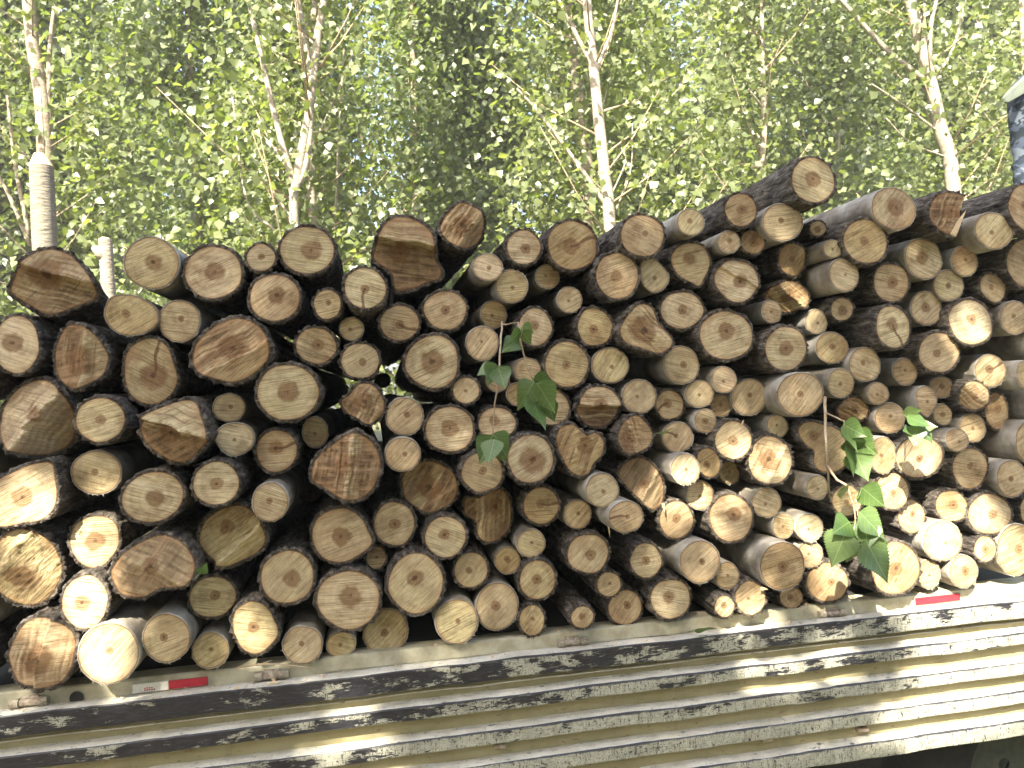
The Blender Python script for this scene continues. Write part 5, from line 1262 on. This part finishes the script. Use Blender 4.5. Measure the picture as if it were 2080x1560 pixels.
def build_tree(seed, label, limbs, h, spread, nl, ls, pale, far=False, h0=1.0, yfloor=2.6, keep=None):
    main = limbs[0][0]
    b = Vector(main[0])
    root = empty('poplar_tree', (b.x, b.y, 0))
    tag(root, label, 'tree', 'poplars of the grove')
    inv = Matrix.Translation(-root.location)
    mt = M['pale'] if pale else M['brown']
    axis = []
    for q, (pts, r0, r1, ext) in enumerate(limbs):
        P = [Vector(p) for p in pts]
        if q == 0:
            P = [Vector((b.x, b.y, -0.05))] + P
        last = q == 0 or ext
        S_ = spline(P, 18 if q == 0 else 12)
        rad = [r0 + (r1 - r0) * i / (len(S_) - 1) for i in range(len(S_))]
        if q == 0: rad = [r0 * 1.25] + rad[1:]
        if last:                                # carry the limb on up above the frame
            dv = (S_[-1] - S_[-3]).normalized()
            top = h if q == 0 else min(h, S_[-1].z + 2.0)
            n = 8
            L_ = max(0.3, (top - S_[-1].z) / max(dv.z, 0.35))
            e0 = S_[-1]
            for i in range(1, n + 1):
                S_.append(e0 + dv * (L_ * i / n) + Vector((random.uniform(-.03, .03), random.uniform(-.03, .03), 0)))
                rad.append(r1 * (1 - 0.85 * i / n) + 0.003)
        if q == 0: axis = S_
        V, F = tube(S_, rad, 12 if q == 0 else 8, True, 0.03)
        me = mesh('trunk' if q == 0 else 'limb', V, F)
        me.transform(inv)
        link('trunk' if q == 0 else 'limb', me, root, [mt])
    r_ = np.random.default_rng(seed + 3)
    P, br = crown_points(axis, nl, h0, h * 0.97, spread, seed, yfloor)
    tb = []
    for o, m, e, L_ in br:
        if e.y < yfloor: continue
        tb.append(tube([o, m, e], [0.006 + 0.005 * L_, 0.006, 0.002], 5))
    V, F = join(tb)
    me = mesh('branch_work', V, F); me.transform(inv)
    bw = link('branch_work', me, root, [M['twig'] if pale else mt])
    bw['kind'] = 'stuff'
    if not far:                                  # the lower stems stand bare, leaves thin out round them
        ax_ = np.array([[p.x, p.z] for p in axis])
        o_ = np.argsort(ax_[:, 1])
        dx = np.abs(P[:, 0] - np.interp(P[:, 2], ax_[o_, 1], ax_[o_, 0]))
        P = P[~((dx < 0.34) & (P[:, 1] < b.y + 0.1) & (r_.random(len(P)) < 0.85))]
    V, F, tint = leaf_cloud(P, ls, seed + 1)
    V = V - np.array([root.location.x, root.location.y, 0])[None]
    me = tri_mesh('crown', V, F, tint)
    cr = link('crown', me, root, [M['leaf_far'] if far else M['leaf']])
    return root

pale_set = (1, 2, 3, 5, 6, 8)
for k, (label, yd, limbs, h, spread, nl, ls) in enumerate(TREES):
    build_tree(100 + k * 10, label, limbs, h, spread, nl, ls, k in pale_set, yd > 8)

# rows of poplars deeper in the grove: each its own tree
deep = []
rr_ = np.random.default_rng(8)
spots = [(-5.6, 11.2, 'leftmost poplar of the first dim row in the grove'), (-1.6, 12.0, 'dim grove poplar behind the gap left of the forked tree'),
         (1.9, 11.4, 'dim grove poplar behind the square split log'), (5.2, 12.2, 'dim grove poplar behind the pear-shaped log'), (8.8, 11.2, 'dim grove poplar behind the highest log'),
         (12.2, 12.0, 'dim grove poplar behind the stout branching poplar'), (15.2, 11.4, 'rightmost poplar of the first dim row in the grove')]
for i, (x, y, lb) in enumerate(spots):
    pts = [(x, y, 0.5), (x + rr_.uniform(-.2, .2), y, 4.0), (x + rr_.uniform(-.3, .3), y, 8.0)]
    build_tree(400 + i * 10, lb, [(pts, 0.11, 0.07, True)], 12.5, 2.6, 42000, 0.135, False, True)
spots2 = [(-9.5, 17.5), (-5.5, 18.5), (-1.5, 17.5), (2.6, 18.6), (6.6, 17.6), (10.8, 18.4), (14.8, 17.6), (18.8, 18.4), (22.5, 17.6)]
words_ = ['first', 'second', 'third', 'fourth', 'fifth', 'sixth', 'seventh', 'eighth', 'last']
for i, (x, y) in enumerate(spots2):
    pts = [(x, y, 0.5), (x + rr_.uniform(-.3, .3), y, 6.0), (x + rr_.uniform(-.3, .3), y, 10.0)]
    build_tree(600 + i * 10, '%s poplar from the left in the farthest row of the grove' % words_[i], [(pts, 0.14, 0.09, True)], 16.5, 3.2, 34000, 0.19, False, True)

# trees behind the photographer, whose crowns shade the load; sun slips through the gaps in them
def shade_crowns():
    r = np.random.default_rng(21)
    n = 26000
    X = r.uniform(-2.6, 3.6, n); Z = r.uniform(-0.2, 3.6, n); t = r.uniform(5.2, 9.2, n)
    gx = np.array(GAPS)
    open_ = np.zeros(n)
    for (a, b, c, d) in gx:
        q = ((X - a) / (c + 0.035)) ** 2 + ((Z - b) / (d + 0.035)) ** 2
        open_ = np.maximum(open_, 1 - smoothstep((q - 0.75) / 0.7))
    keep = r.random(n) > open_ * 1.02
    # thinner leaf cover over the right half of the load
    thin = 0.10 * smoothstep((X - 0.2) / 1.2)
    keep &= r.random(n) > thin
    X, Z, t = X[keep], Z[keep], t[keep]
    # a spray that shades the grey stake at the far side
    n2 = 1500
    X = np.concatenate([X, r.uniform(-3.4, -2.72, n2)]); Z = np.concatenate([Z, r.uniform(3.5, 4.75, n2)]); t = np.concatenate([t, r.uniform(5.2, 7.0, n2)])
    C = np.stack([X + SUN.x * t, -0.05 + SUN.y * t, Z + SUN.z * t], 1)
    return C
C = shade_crowns()
centers = [(-5.0, -5.6), (-3.0, -5.0), (-1.0, -5.6)]
who = ['poplar behind the photographer whose crown shades the truck, west one', 'poplar behind the photographer whose crown shades the truck, middle one', 'poplar behind the photographer whose crown shades the truck, east one']
xs = C[:, 0]
cuts = np.quantile(xs, [0.33, 0.67])
for i, (x, y) in enumerate(centers):
    sel = (xs < cuts[0]) if i == 0 else ((xs >= cuts[0]) & (xs < cuts[1])) if i == 1 else (xs >= cuts[1])
    Ci = C[sel]
    x = float(Ci[:, 0].mean()); y = float(Ci[:, 1].mean()) - 0.6
    root = empty('poplar_tree', (x, y, 0))
    tag(root, who[i], 'tree', 'poplars behind the photographer')
    tb = [tube([(x, y, -0.05), (x + .05, y, 3), (x, y, 6), (x, y + .1, 10)], [0.14, 0.11, 0.08, 0.02], 12, True, 0.03)]
    for q in range(14):
        e = Ci[random.randrange(len(Ci))]
        z0_ = max(2.2, e[2] - random.uniform(0.6, 1.4))
        tb.append(tube([(x, y, z0_), ((x + e[0]) / 2, (y + e[1]) / 2, (z0_ + e[2]) / 2 + 0.1), tuple(e)], [0.035, 0.02, 0.006], 6))
    V, F = join(tb)
    me = mesh('trunk', V, F); me.transform(Matrix.Translation((-x, -y, 0)))
    link('trunk', me, root, [M['brown']])
    V, F, tint = leaf_cloud(Ci - np.array([[x, y, 0]]), 0.105, 55 + i)
    link('crown', tri_mesh('crown', V, F, tint), root, [M['leaf']])

# the grove goes on behind the photographer and closes the view there
rr_ = np.random.default_rng(31)
for i in range(9):
    x = -13.5 + i * 2.9 + rr_.uniform(-.4, .4); y = -11.0 + rr_.uniform(-.8, .8)
    pts = [(x, y, 0.5), (x + .1, y, 4.0), (x, y, 7.0)]
    build_tree(900 + i * 10, 'poplar of the grove standing well behind the photographer', [(pts, 0.12, 0.07, True)], 8.6, 2.4, 11000, 0.20, False, True, 0.5, -99.0)
for o_ in [o for o in col.objects if o.get('label') == 'poplar of the grove standing well behind the photographer']:
    o_['group'] = 'grove behind the photographer'

# ---------------------------------------------------------------- upright stakes at the far side of the bed
def stake(top, low, rad, label, pale, stub):
    top, low = Vector(top), Vector(low)
    d = (top - low).normalized()
    base = low + d * ((BED + 0.43 - low.z) / d.z) if False else low + d * ((BED - low.z) / d.z)
    root = empty('wooden_stake', base)
    tag(root, label, 'stake', 'stakes holding the load')
    n = 14
    pts = [base.lerp(top, i / n) for i in range(n + 1)]
    V, F = tube(pts, [rad * (1.08 - 0.1 * i / n) for i in range(n + 1)], 16, False, 0.02)
    me = mesh('bark', V, F); me.transform(Matrix.Translation(-base))
    link('bark', me, root, [M['stake'] if not pale else M['pale']])
    # chopped tip, two bevels
    r = rad * 0.98
    tv = [top + Vector((r * math.cos(a), r * math.sin(a), 0)) for a in np.arange(16) * math.pi / 8]
    pk = [top + Vector((r * 0.45 * math.cos(a) - r * 0.1, r * 0.5 * math.sin(a), rad * (1.1 if not pale else 0.25))) for a in np.arange(16) * math.pi / 8]
    Vt = tv + pk
    Ft = [(k, (k + 1) % 16, 16 + (k + 1) % 16, 16 + k) for k in range(16)] + [tuple(range(16, 32))]
    me = mesh('chopped_tip', Vt, Ft, False); me.transform(Matrix.Translation(-base))
    link('chopped_tip', me, root, [M['fresh']])
    if stub:
        p = top.lerp(low, 0.30)
        V, F = tube([p, p + Vector((-0.03, -0.02, 0.025)), p + Vector((-0.05, -0.02, 0.06))], [rad * .8, rad * .62, rad * .5], 10)
        me = mesh('branch_stub', V, F); me.transform(Matrix.Translation(-base))
        link('branch_stub', me, root, [M['pale']])
    else:
        p = top.lerp(low, 0.36) + Vector((0, -rad * 0.9, 0))
        V, F = tube([p + Vector((0, 0.012, 0)), p + Vector((0, -0.004, 0))], [rad * .32, rad * .16], 10)
        me = mesh('knot', V, F); me.transform(Matrix.Translation(-base))
        link('knot', me, root, [M['brown']])
stake(*MISC['stake'], 'thick grey upright stake with a chopped tip behind the gouged oval log', False, False)
stake(*MISC['sapling'], 'thin bright sunlit stake with a side stub, rising beside the gouged oval log', True, True)

# ---------------------------------------------------------------- leafy twigs caught in the load
def leaf_mesh(seed, L_):
    r = np.random.default_rng(seed)
    # half outline of a poplar leaf: wide near the base, long tip, toothed edge
    key = [(0.0, 0.03), (0.02, 0.16), (0.08, 0.33), (0.18, 0.44), (0.30, 0.455), (0.45, 0.385), (0.60, 0.275), (0.75, 0.16), (0.88, 0.065), (1.0, 0.0)]
    kt = [k[0] for k in key]; kw = [k[1] for k in key]
    n = 34
    ts = np.linspace(0, 1, n)
    w = np.interp(ts, kt, kw)
    w = w * (1 + 0.075 * ((np.arange(n) % 2) * 2 - 1) * (ts > 0.05) * (ts < 0.95))
    curl = r.uniform(-0.35, 0.35); fold = r.uniform(0.02, 0.16); wav = r.uniform(0.01, 0.03); ph = r.uniform(0, 6)
    V, lv = [], []
    for i, t in enumerate(ts):
        zc = curl * t * t * 0.6
        for s in (-1, -0.5, 0, 0.5, 1):
            x = s * w[i]
            V.append((x * L_, t * L_, (zc + fold * abs(x) + wav * math.sin(9 * t + ph) * abs(s)) * L_))
            lv.append((x, t, 0))
    F = [(i * 5 + k, i * 5 + k + 1, i * 5 + 5 + k + 1, i * 5 + 5 + k) for i in range(n - 1) for k in range(4)]
    me = mesh('leaf', V, F)
    attr(me, 'tint', 'FLOAT', np.full(len(V), r.uniform(0.15, 0.75)))
    attr(me, 'lv', 'FLOAT_VECTOR', np.array(lv))
    return me

def leaf_matrix(x, y, z, ang, tx, ty):
    # leaf axis lies in the hanging plane at the given angle, then tipped
    a = R(ang)
    ax = Vector((math.cos(a), 0, math.sin(a)))
    nm = Vector((0, -1, 0))
    nm = (Matrix.Rotation(R(ty), 3, ax) @ nm)
    sd = ax.cross(nm).normalized()
    m = Matrix((sd, ax, nm)).transposed()
    m = (Matrix.Rotation(R(tx * 0.6), 3, sd) @ m).to_4x4()
    m.translation = Vector((x, y, z))
    return m

for si, (label, stems, leaves) in enumerate(SPRIGS):
    p0 = Vector(stems[0][0][0])
    root = empty('leafy_twig', p0)
    tag(root, label, 'twig', 'leafy twigs caught in the load')
    inv = Matrix.Translation(-p0)
    for pts, r in stems:
        S_ = spline(pts, 12)
        S_ = [p + Vector((random.uniform(-1, 1), random.uniform(-1, 1), random.uniform(-1, 1))) * 0.0012 for p in S_]
        V, F = tube(S_, [r * (1 - 0.55 * i / len(S_)) for i in range(len(S_))], 8, True, 0.12)
        me = mesh('stem', V, F); me.transform(inv)
        link('stem', me, root, [M['twig']])
    for li, (x, y, z, L_, ang, tx, ty) in enumerate(leaves):
        me = leaf_mesh(si * 50 + li, L_ * 0.98)
        mt_ = leaf_matrix(x, y, z, ang, tx, ty)
        me.transform(inv @ mt_)
        lf = link('leaf', me, root, [M['sprig']])
        # petiole
        near = min((Vector(p) for pts, _ in stems for p in pts), key=lambda p: (p - Vector((x, y, z))).length)
        V, F = tube([near, near.lerp(Vector((x, y, z)), 0.5) + Vector((0, -0.004, -0.004)), Vector((x, y, z))], [0.0011, 0.001, 0.0009], 5)
        me = mesh('petiole', V, F); me.transform(inv)
        link('petiole', me, lf, [M['sprig']])
        attr(me, 'tint', 'FLOAT', np.full(len(me.vertices), 0.9)); attr(me, 'lv', 'FLOAT_VECTOR', np.full((len(me.vertices), 3), 0.3))

# ---------------------------------------------------------------- small things lying about
def lone_leaf(p, L_, ang, tx, ty, label, seed):
    root = empty('fallen_leaf', p)
    tag(root, label, 'leaf')
    mt_ = leaf_matrix(0, 0, 0, ang, tx, ty)
    me = leaf_mesh(seed, L_); me.transform(mt_)
    link('blade', me, root, [M['sprig']])
    V, F = tube([(0, 0.003, 0), (0, -0.012, 0.001), (0.003, -0.022, 0.001)], [0.0011, 0.001, 0.0009], 5)
    me = mesh('petiole', V, F); me.transform(mt_)
    attr(me, 'tint', 'FLOAT', np.full(len(me.vertices), 0.9)); attr(me, 'lv', 'FLOAT_VECTOR', np.full((len(me.vertices), 3), 0.3))
    link('petiole', me, root, [M['sprig']])
lone_leaf(MISC['leaf'], 0.060, 7, 5, 58, 'single green leaf lying on the truck rail below the small low logs', 901)
lone_leaf(MISC['leaf2'], 0.034, 60, 40, 30, 'shrivelled tiny leaf between the almond-shaped log and the crumbly-strip log', 902)
lone_leaf(MISC['leaf3'], 0.040, 20, 20, 70, 'thin green leaf caught over the log beside the orange hollow log', 903)
tw = empty('dry_twig', MISC['twig'][0])
tag(tw, 'thin dry twig lying along the bed edge near a hinge', 'twig')
P = [Vector(p) for p in MISC['twig']]
V, F = tube(spline(P, 12), [0.0026 - 0.0015 * i / 13 for i in range(len(spline(P, 12)))], 7, True, 0.15)
me = mesh('stem', V, F); me.transform(Matrix.Translation(-P[0])); link('stem', me, tw, [M['twig']])
V, F = tube([P[1], P[1].lerp(P[2], .5) + Vector((0, -.004, .012))], [0.0016, 0.0006], 6)
me = mesh('side_shoot', V, F); me.transform(Matrix.Translation(-P[0])); link('side_shoot', me, tw, [M['twig']])
# bark chips and sawdust on the ledge and bed edge
def crumbs():
    r = np.random.default_rng(77)
    V, F = [], []
    for q in range(900):
        x = r.uniform(-1.3, 2.4)
        if q % 3: y, z = r.uniform(-0.054, -0.012), 0.9795
        else: y, z = r.uniform(0.0, 0.05), BED + 0.001
        s = abs(r.normal(0, 0.0022)) + 0.0008
        c0 = np.array([x, y, z])
        P_ = c0 + r.uniform(-1, 1, (4, 3)) * np.array([s * 1.6, s, s * 0.7]) + np.array([0, 0, s * 0.4])
        i = len(V); V += [tuple(p) for p in P_]
        F += [(i, i + 1, i + 2), (i, i + 2, i + 3), (i, i + 3, i + 1), (i + 1, i + 3, i + 2)]
    o = link('sawdust', mesh('sawdust', V, F, False), None, [M['fresh']])
    tag(o, 'sawdust and bark crumbs strewn along the truck rail and bed edge', 'sawdust', kind='stuff')
crumbs()

# splinters standing off a few logs
def splinter(p, d, L_, w, label):
    root = empty('splinter', p)
    tag(root, label, 'splinter', 'wood splinters on the logs')
    d = Vector(d).normalized(); s = d.cross(Vector((0, 1, 0))).normalized(); n = s.cross(d)
    V = [s * w * .5 - n * w * .2, s * -w * .5 - n * w * .2, s * -w * .35 + n * w * .25, s * w * .4 + n * w * .2]
    V += [v * .62 + d * L_ * .55 + s * w * .12 for v in V] + [d * L_]
    F = [(3, 2, 1, 0), (0, 1, 5, 4), (1, 2, 6, 5), (2, 3, 7, 6), (3, 0, 4, 7), (4, 5, 8), (5, 6, 8), (6, 7, 8), (7, 4, 8)]
    me = mesh('splinter', V, F, False)
    link('sliver', me, root, [M['fresh']])
for k, (p, d, L_, w) in enumerate(MISC['splinters']):
    splinter(p, d, L_, w, ('pale splinter standing off the dark split log near the top right', 'short splinter spiking from the rim of a mid-pile log', 'sharp splinter at the rim of the stubby log on the bed edge', 'drooping bark sliver hanging from the pointed brown log', 'dry sliver of bark hanging in the gap above the pale-barked logs')[k])

# ---------------------------------------------------------------- the person standing on the load at the right edge
def mat_camo():
    t = NT('blue_grey_camouflage')
    p = t.vmath('MULTIPLY', t.obj(), (1.0, 1.0, 1.9))
    n1 = t.noise(p, 9, 2, 0.5, 0.4); n2 = t.noise(t.vmath('ADD', p, (5.0, 3.0, 9.0)), 8, 2, 0.5, 0.4); n3 = t.noise(t.vmath('ADD', p, (15.0, 7.0, 2.0)), 11, 2, 0.5, 0.3)
    c = t.mix(t.mapr(n1, 0.50, 0.52), (0.045, 0.058, 0.082), (0.016, 0.022, 0.028))
    c = t.mix(t.mapr(n2, 0.53, 0.55), c, (0.10, 0.12, 0.145))
    c = t.mix(t.mapr(n3, 0.58, 0.60), c, (0.022, 0.03, 0.042))
    t.bsdf(c, 0.9, t.noise(t.obj(), 60, 3, 0.6), 0.3, 0.004, 0.1)
    return t.m
def skin(name, pts, edges, rad, mat, parent, sub=2, wrinkle=0.0):
    me = bpy.data.meshes.new(name)
    me.from_pydata(pts, edges, [])
    ob = bpy.data.objects.new(name, me); col.objects.link(ob)
    sk = ob.modifiers.new('skin', 'SKIN')
    for i, r in enumerate(rad):
        v = me.skin_vertices[0].data[i]
        v.radius = r if isinstance(r, tuple) else (r, r)
        v.use_root = i == 0
    ss = ob.modifiers.new('sub', 'SUBSURF'); ss.levels = sub; ss.render_levels = sub
    dg = bpy.context.evaluated_depsgraph_get()
    me2 = bpy.data.meshes.new_from_object(ob.evaluated_get(dg))
    bpy.data.objects.remove(ob)
    if wrinkle:
        co = np.empty(len(me2.vertices) * 3, np.float32); me2.vertices.foreach_get('co', co); co = co.reshape(-1, 3)
        w = np.sin(co[:, 2] * 75 + 3 * np.sin(co[:, 0] * 30)) + np.sin(co[:, 2] * 41 + co[:, 1] * 50)
        c0 = co.copy(); nrm = np.empty_like(co); me2.vertices.foreach_get('normal', nrm.ravel() if False else (tmp := np.empty(co.size, np.float32))); nrm = tmp.reshape(-1, 3)
        co = co + nrm * (w * wrinkle)[:, None]
        me2.vertices.foreach_set('co', co.astype(np.float32).ravel()); me2.update()
    me2.polygons.foreach_set('use_smooth', [True] * len(me2.polygons))
    return link(name, me2, parent, [mat])
pa, pb, pc, pd = [Vector(v) for v in MISC['person']]
hip = pb.z + 0.0
feet = hip - 0.86
person = empty('person', (pa.x + 0.222, pa.y, feet), (0, 0, R(98)))
tag(person, 'person in blue-grey camouflage trousers standing on the load at the right edge', 'person')
camo_m = mat_camo()
skinm = mat_plain('skin', (0.42, 0.26, 0.18), 0.55)
boot = mat_plain('boot', (0.035, 0.03, 0.026), 0.6)
jacket = mat_plain('grey_green_jacket', (0.11, 0.13, 0.105), 0.85, 0, 30, 0.2)
hair = mat_plain('hair', (0.02, 0.016, 0.013), 0.6)
# trousers: pelvis, thighs, knees, ankles
skin('trousers', [(0, 0, .93), (-.10, 0, .84), (-.115, -.02, .50), (-.12, .02, .10), (.10, 0, .84), (.115, -.02, .50), (.12, .02, .10), (0, 0, 1.02)],
     [(0, 1), (1, 2), (2, 3), (0, 4), (4, 5), (5, 6), (0, 7)], [(.15, .11), (.105, .11), (.078, .08), (.075, .075), (.105, .11), (.078, .08), (.075, .075), (.15, .11)], camo_m, person, 2, 0.004)
for sx in (-1, 1):
    skin('boot', [(sx * .12, .03, .10), (sx * .12, .02, .04), (sx * .125, -.10, .035), (sx * .13, -.19, .03)], [(0, 1), (1, 2), (2, 3)], [.058, .055, .045, .035], boot, person)
skin('body', [(0, -.02, 1.00), (0, -.18, 1.14), (0, -.34, 1.25), (0, -.43, 1.31), (0, -.49, 1.36), (0, -.56, 1.39), (0, -.61, 1.40), (0, -.57, 1.30)],
     [(0, 1), (1, 2), (2, 3), (3, 4), (4, 5), (5, 6), (4, 7)], [(.12, .09), (.13, .1), (.11, .08), .055, (.07, .08), (.078, .095), (.05, .06), .016], skinm, person)
skin('jacket', [(0, 0, .94), (0, -.13, 1.08), (0, -.27, 1.19), (0, -.38, 1.27), (-.19, -.36, 1.22), (-.24, -.40, .98), (-.22, -.50, .80), (.19, -.36, 1.22), (.24, -.40, .98), (.22, -.50, .80)],
     [(0, 1), (1, 2), (2, 3), (3, 4), (4, 5), (5, 6), (3, 7), (7, 8), (8, 9)], [(.165, .125), (.165, .12), (.17, .12), (.12, .09), .075, .058, .048, .075, .058, .048], jacket, person, 2, 0.004)
for sx in (-1, 1):
    b_ = Vector((sx * .22, -.50, .80))
    pts = [b_, b_ + Vector((0, -.02, -.04)), b_ + Vector((0, -.03, -.08))]
    ed = [(0, 1), (1, 2)]; ra = [.026, (.035, .018), (.034, .016)]
    for f in range(4):
        o_ = (f - 1.5) * .017
        i = len(pts); l_ = (.030, .036, .033, .026)[f]
        pts += [pts[2] + Vector((o_, -.01, -.03)), pts[2] + Vector((o_, -.012, -.03 - l_)), pts[2] + Vector((o_, .0, -.035 - l_ * 1.7))]
        ed += [(2, i), (i, i + 1), (i + 1, i + 2)]; ra += [.0095, .009, .0075]
    i = len(pts)
    pts += [pts[1] + Vector((-sx * .035, -.01, -.02)), pts[1] + Vector((-sx * .045, -.015, -.05))]
    ed += [(1, i), (i, i + 1)]; ra += [.011, .009]
    skin('hand', pts, ed, ra, skinm, person, 1)
skin('hair', [(0, -.49, 1.43), (0, -.54, 1.47), (0, -.61, 1.46), (0, -.64, 1.42)], [(0, 1), (1, 2), (2, 3)], [(.075, .06), (.085, .06), (.065, .05), (.05, .03)], hair, person)
for sx in (-1, 1):
    skin('eye', [(sx * .03, -.625, 1.335), (sx * .03, -.632, 1.325)], [(0, 1)], [.009, .006], boot, person, 1)
    skin('ear', [(sx * .082, -.52, 1.40), (sx * .088, -.51, 1.37)], [(0, 1)], [.014, .010], skinm, person, 1)
skin('mouth', [(-.022, -.575, 1.285), (0, -.58, 1.28), (.022, -.575, 1.285)], [(0, 1), (1, 2)], [.005, .007, .005], mat_plain('lip', (.35, .13, .1), .5), person, 1)
# loose jacket tail blown out to the side
Mi = person.matrix_basis.inverted()
q0, q1 = Mi @ pc, Mi @ pd
ax = (q1 - q0)
V, F = [], []
for i in range(9):
    t_ = i / 8
    c_ = q0 + ax * (t_ * 1.9)
    w_ = 0.020 + 0.034 * min(1, t_ * 1.6)
    for s_ in (-1, -.3, .4, 1):
        V.append(c_ + Vector((0, 0.012 * math.sin(3 * t_ + s_), w_ * s_ * (0.6 if i == 0 else 1))))
    for s_ in (1, .4, -.3, -1):
        V.append(c_ + Vector((0, 0.010 + 0.012 * math.sin(3 * t_ + s_), w_ * s_ * (0.55 if i == 0 else .97))))
for i in range(8):
    for k in range(8):
        F.append((i * 8 + k, i * 8 + (k + 1) % 8, i * 8 + 8 + (k + 1) % 8, i * 8 + 8 + k))
F.append(tuple(range(8))[::-1]); F.append(tuple(64 + k for k in range(8)))
link('jacket_tail', mesh('jacket_tail', V, F), person, [jacket])

# ---------------------------------------------------------------- haze added to lift the dark foliage, standing in for lens glow
hb = 74.0
V, F = box(-hb, hb, -hb, hb, -1.0, 21.0)
hz = link('haze', mesh('haze', V, F, False), None)
tag(hz, kind='stuff')
hm_ = bpy.data.materials.new('haze'); hm_.use_nodes = True
hn = hm_.node_tree; hn.nodes.clear()
ho = hn.nodes.new('ShaderNodeOutputMaterial'); hv = hn.nodes.new('ShaderNodeVolumePrincipled')
hv.inputs['Color'].default_value = (0.95, 0.95, 0.86, 1)
hv.inputs['Density'].default_value = 0.0025
hv.inputs['Anisotropy'].default_value = 0.0
hn.links.new(hv.outputs[0], ho.inputs['Volume'])
hz.data.materials.append(hm_)
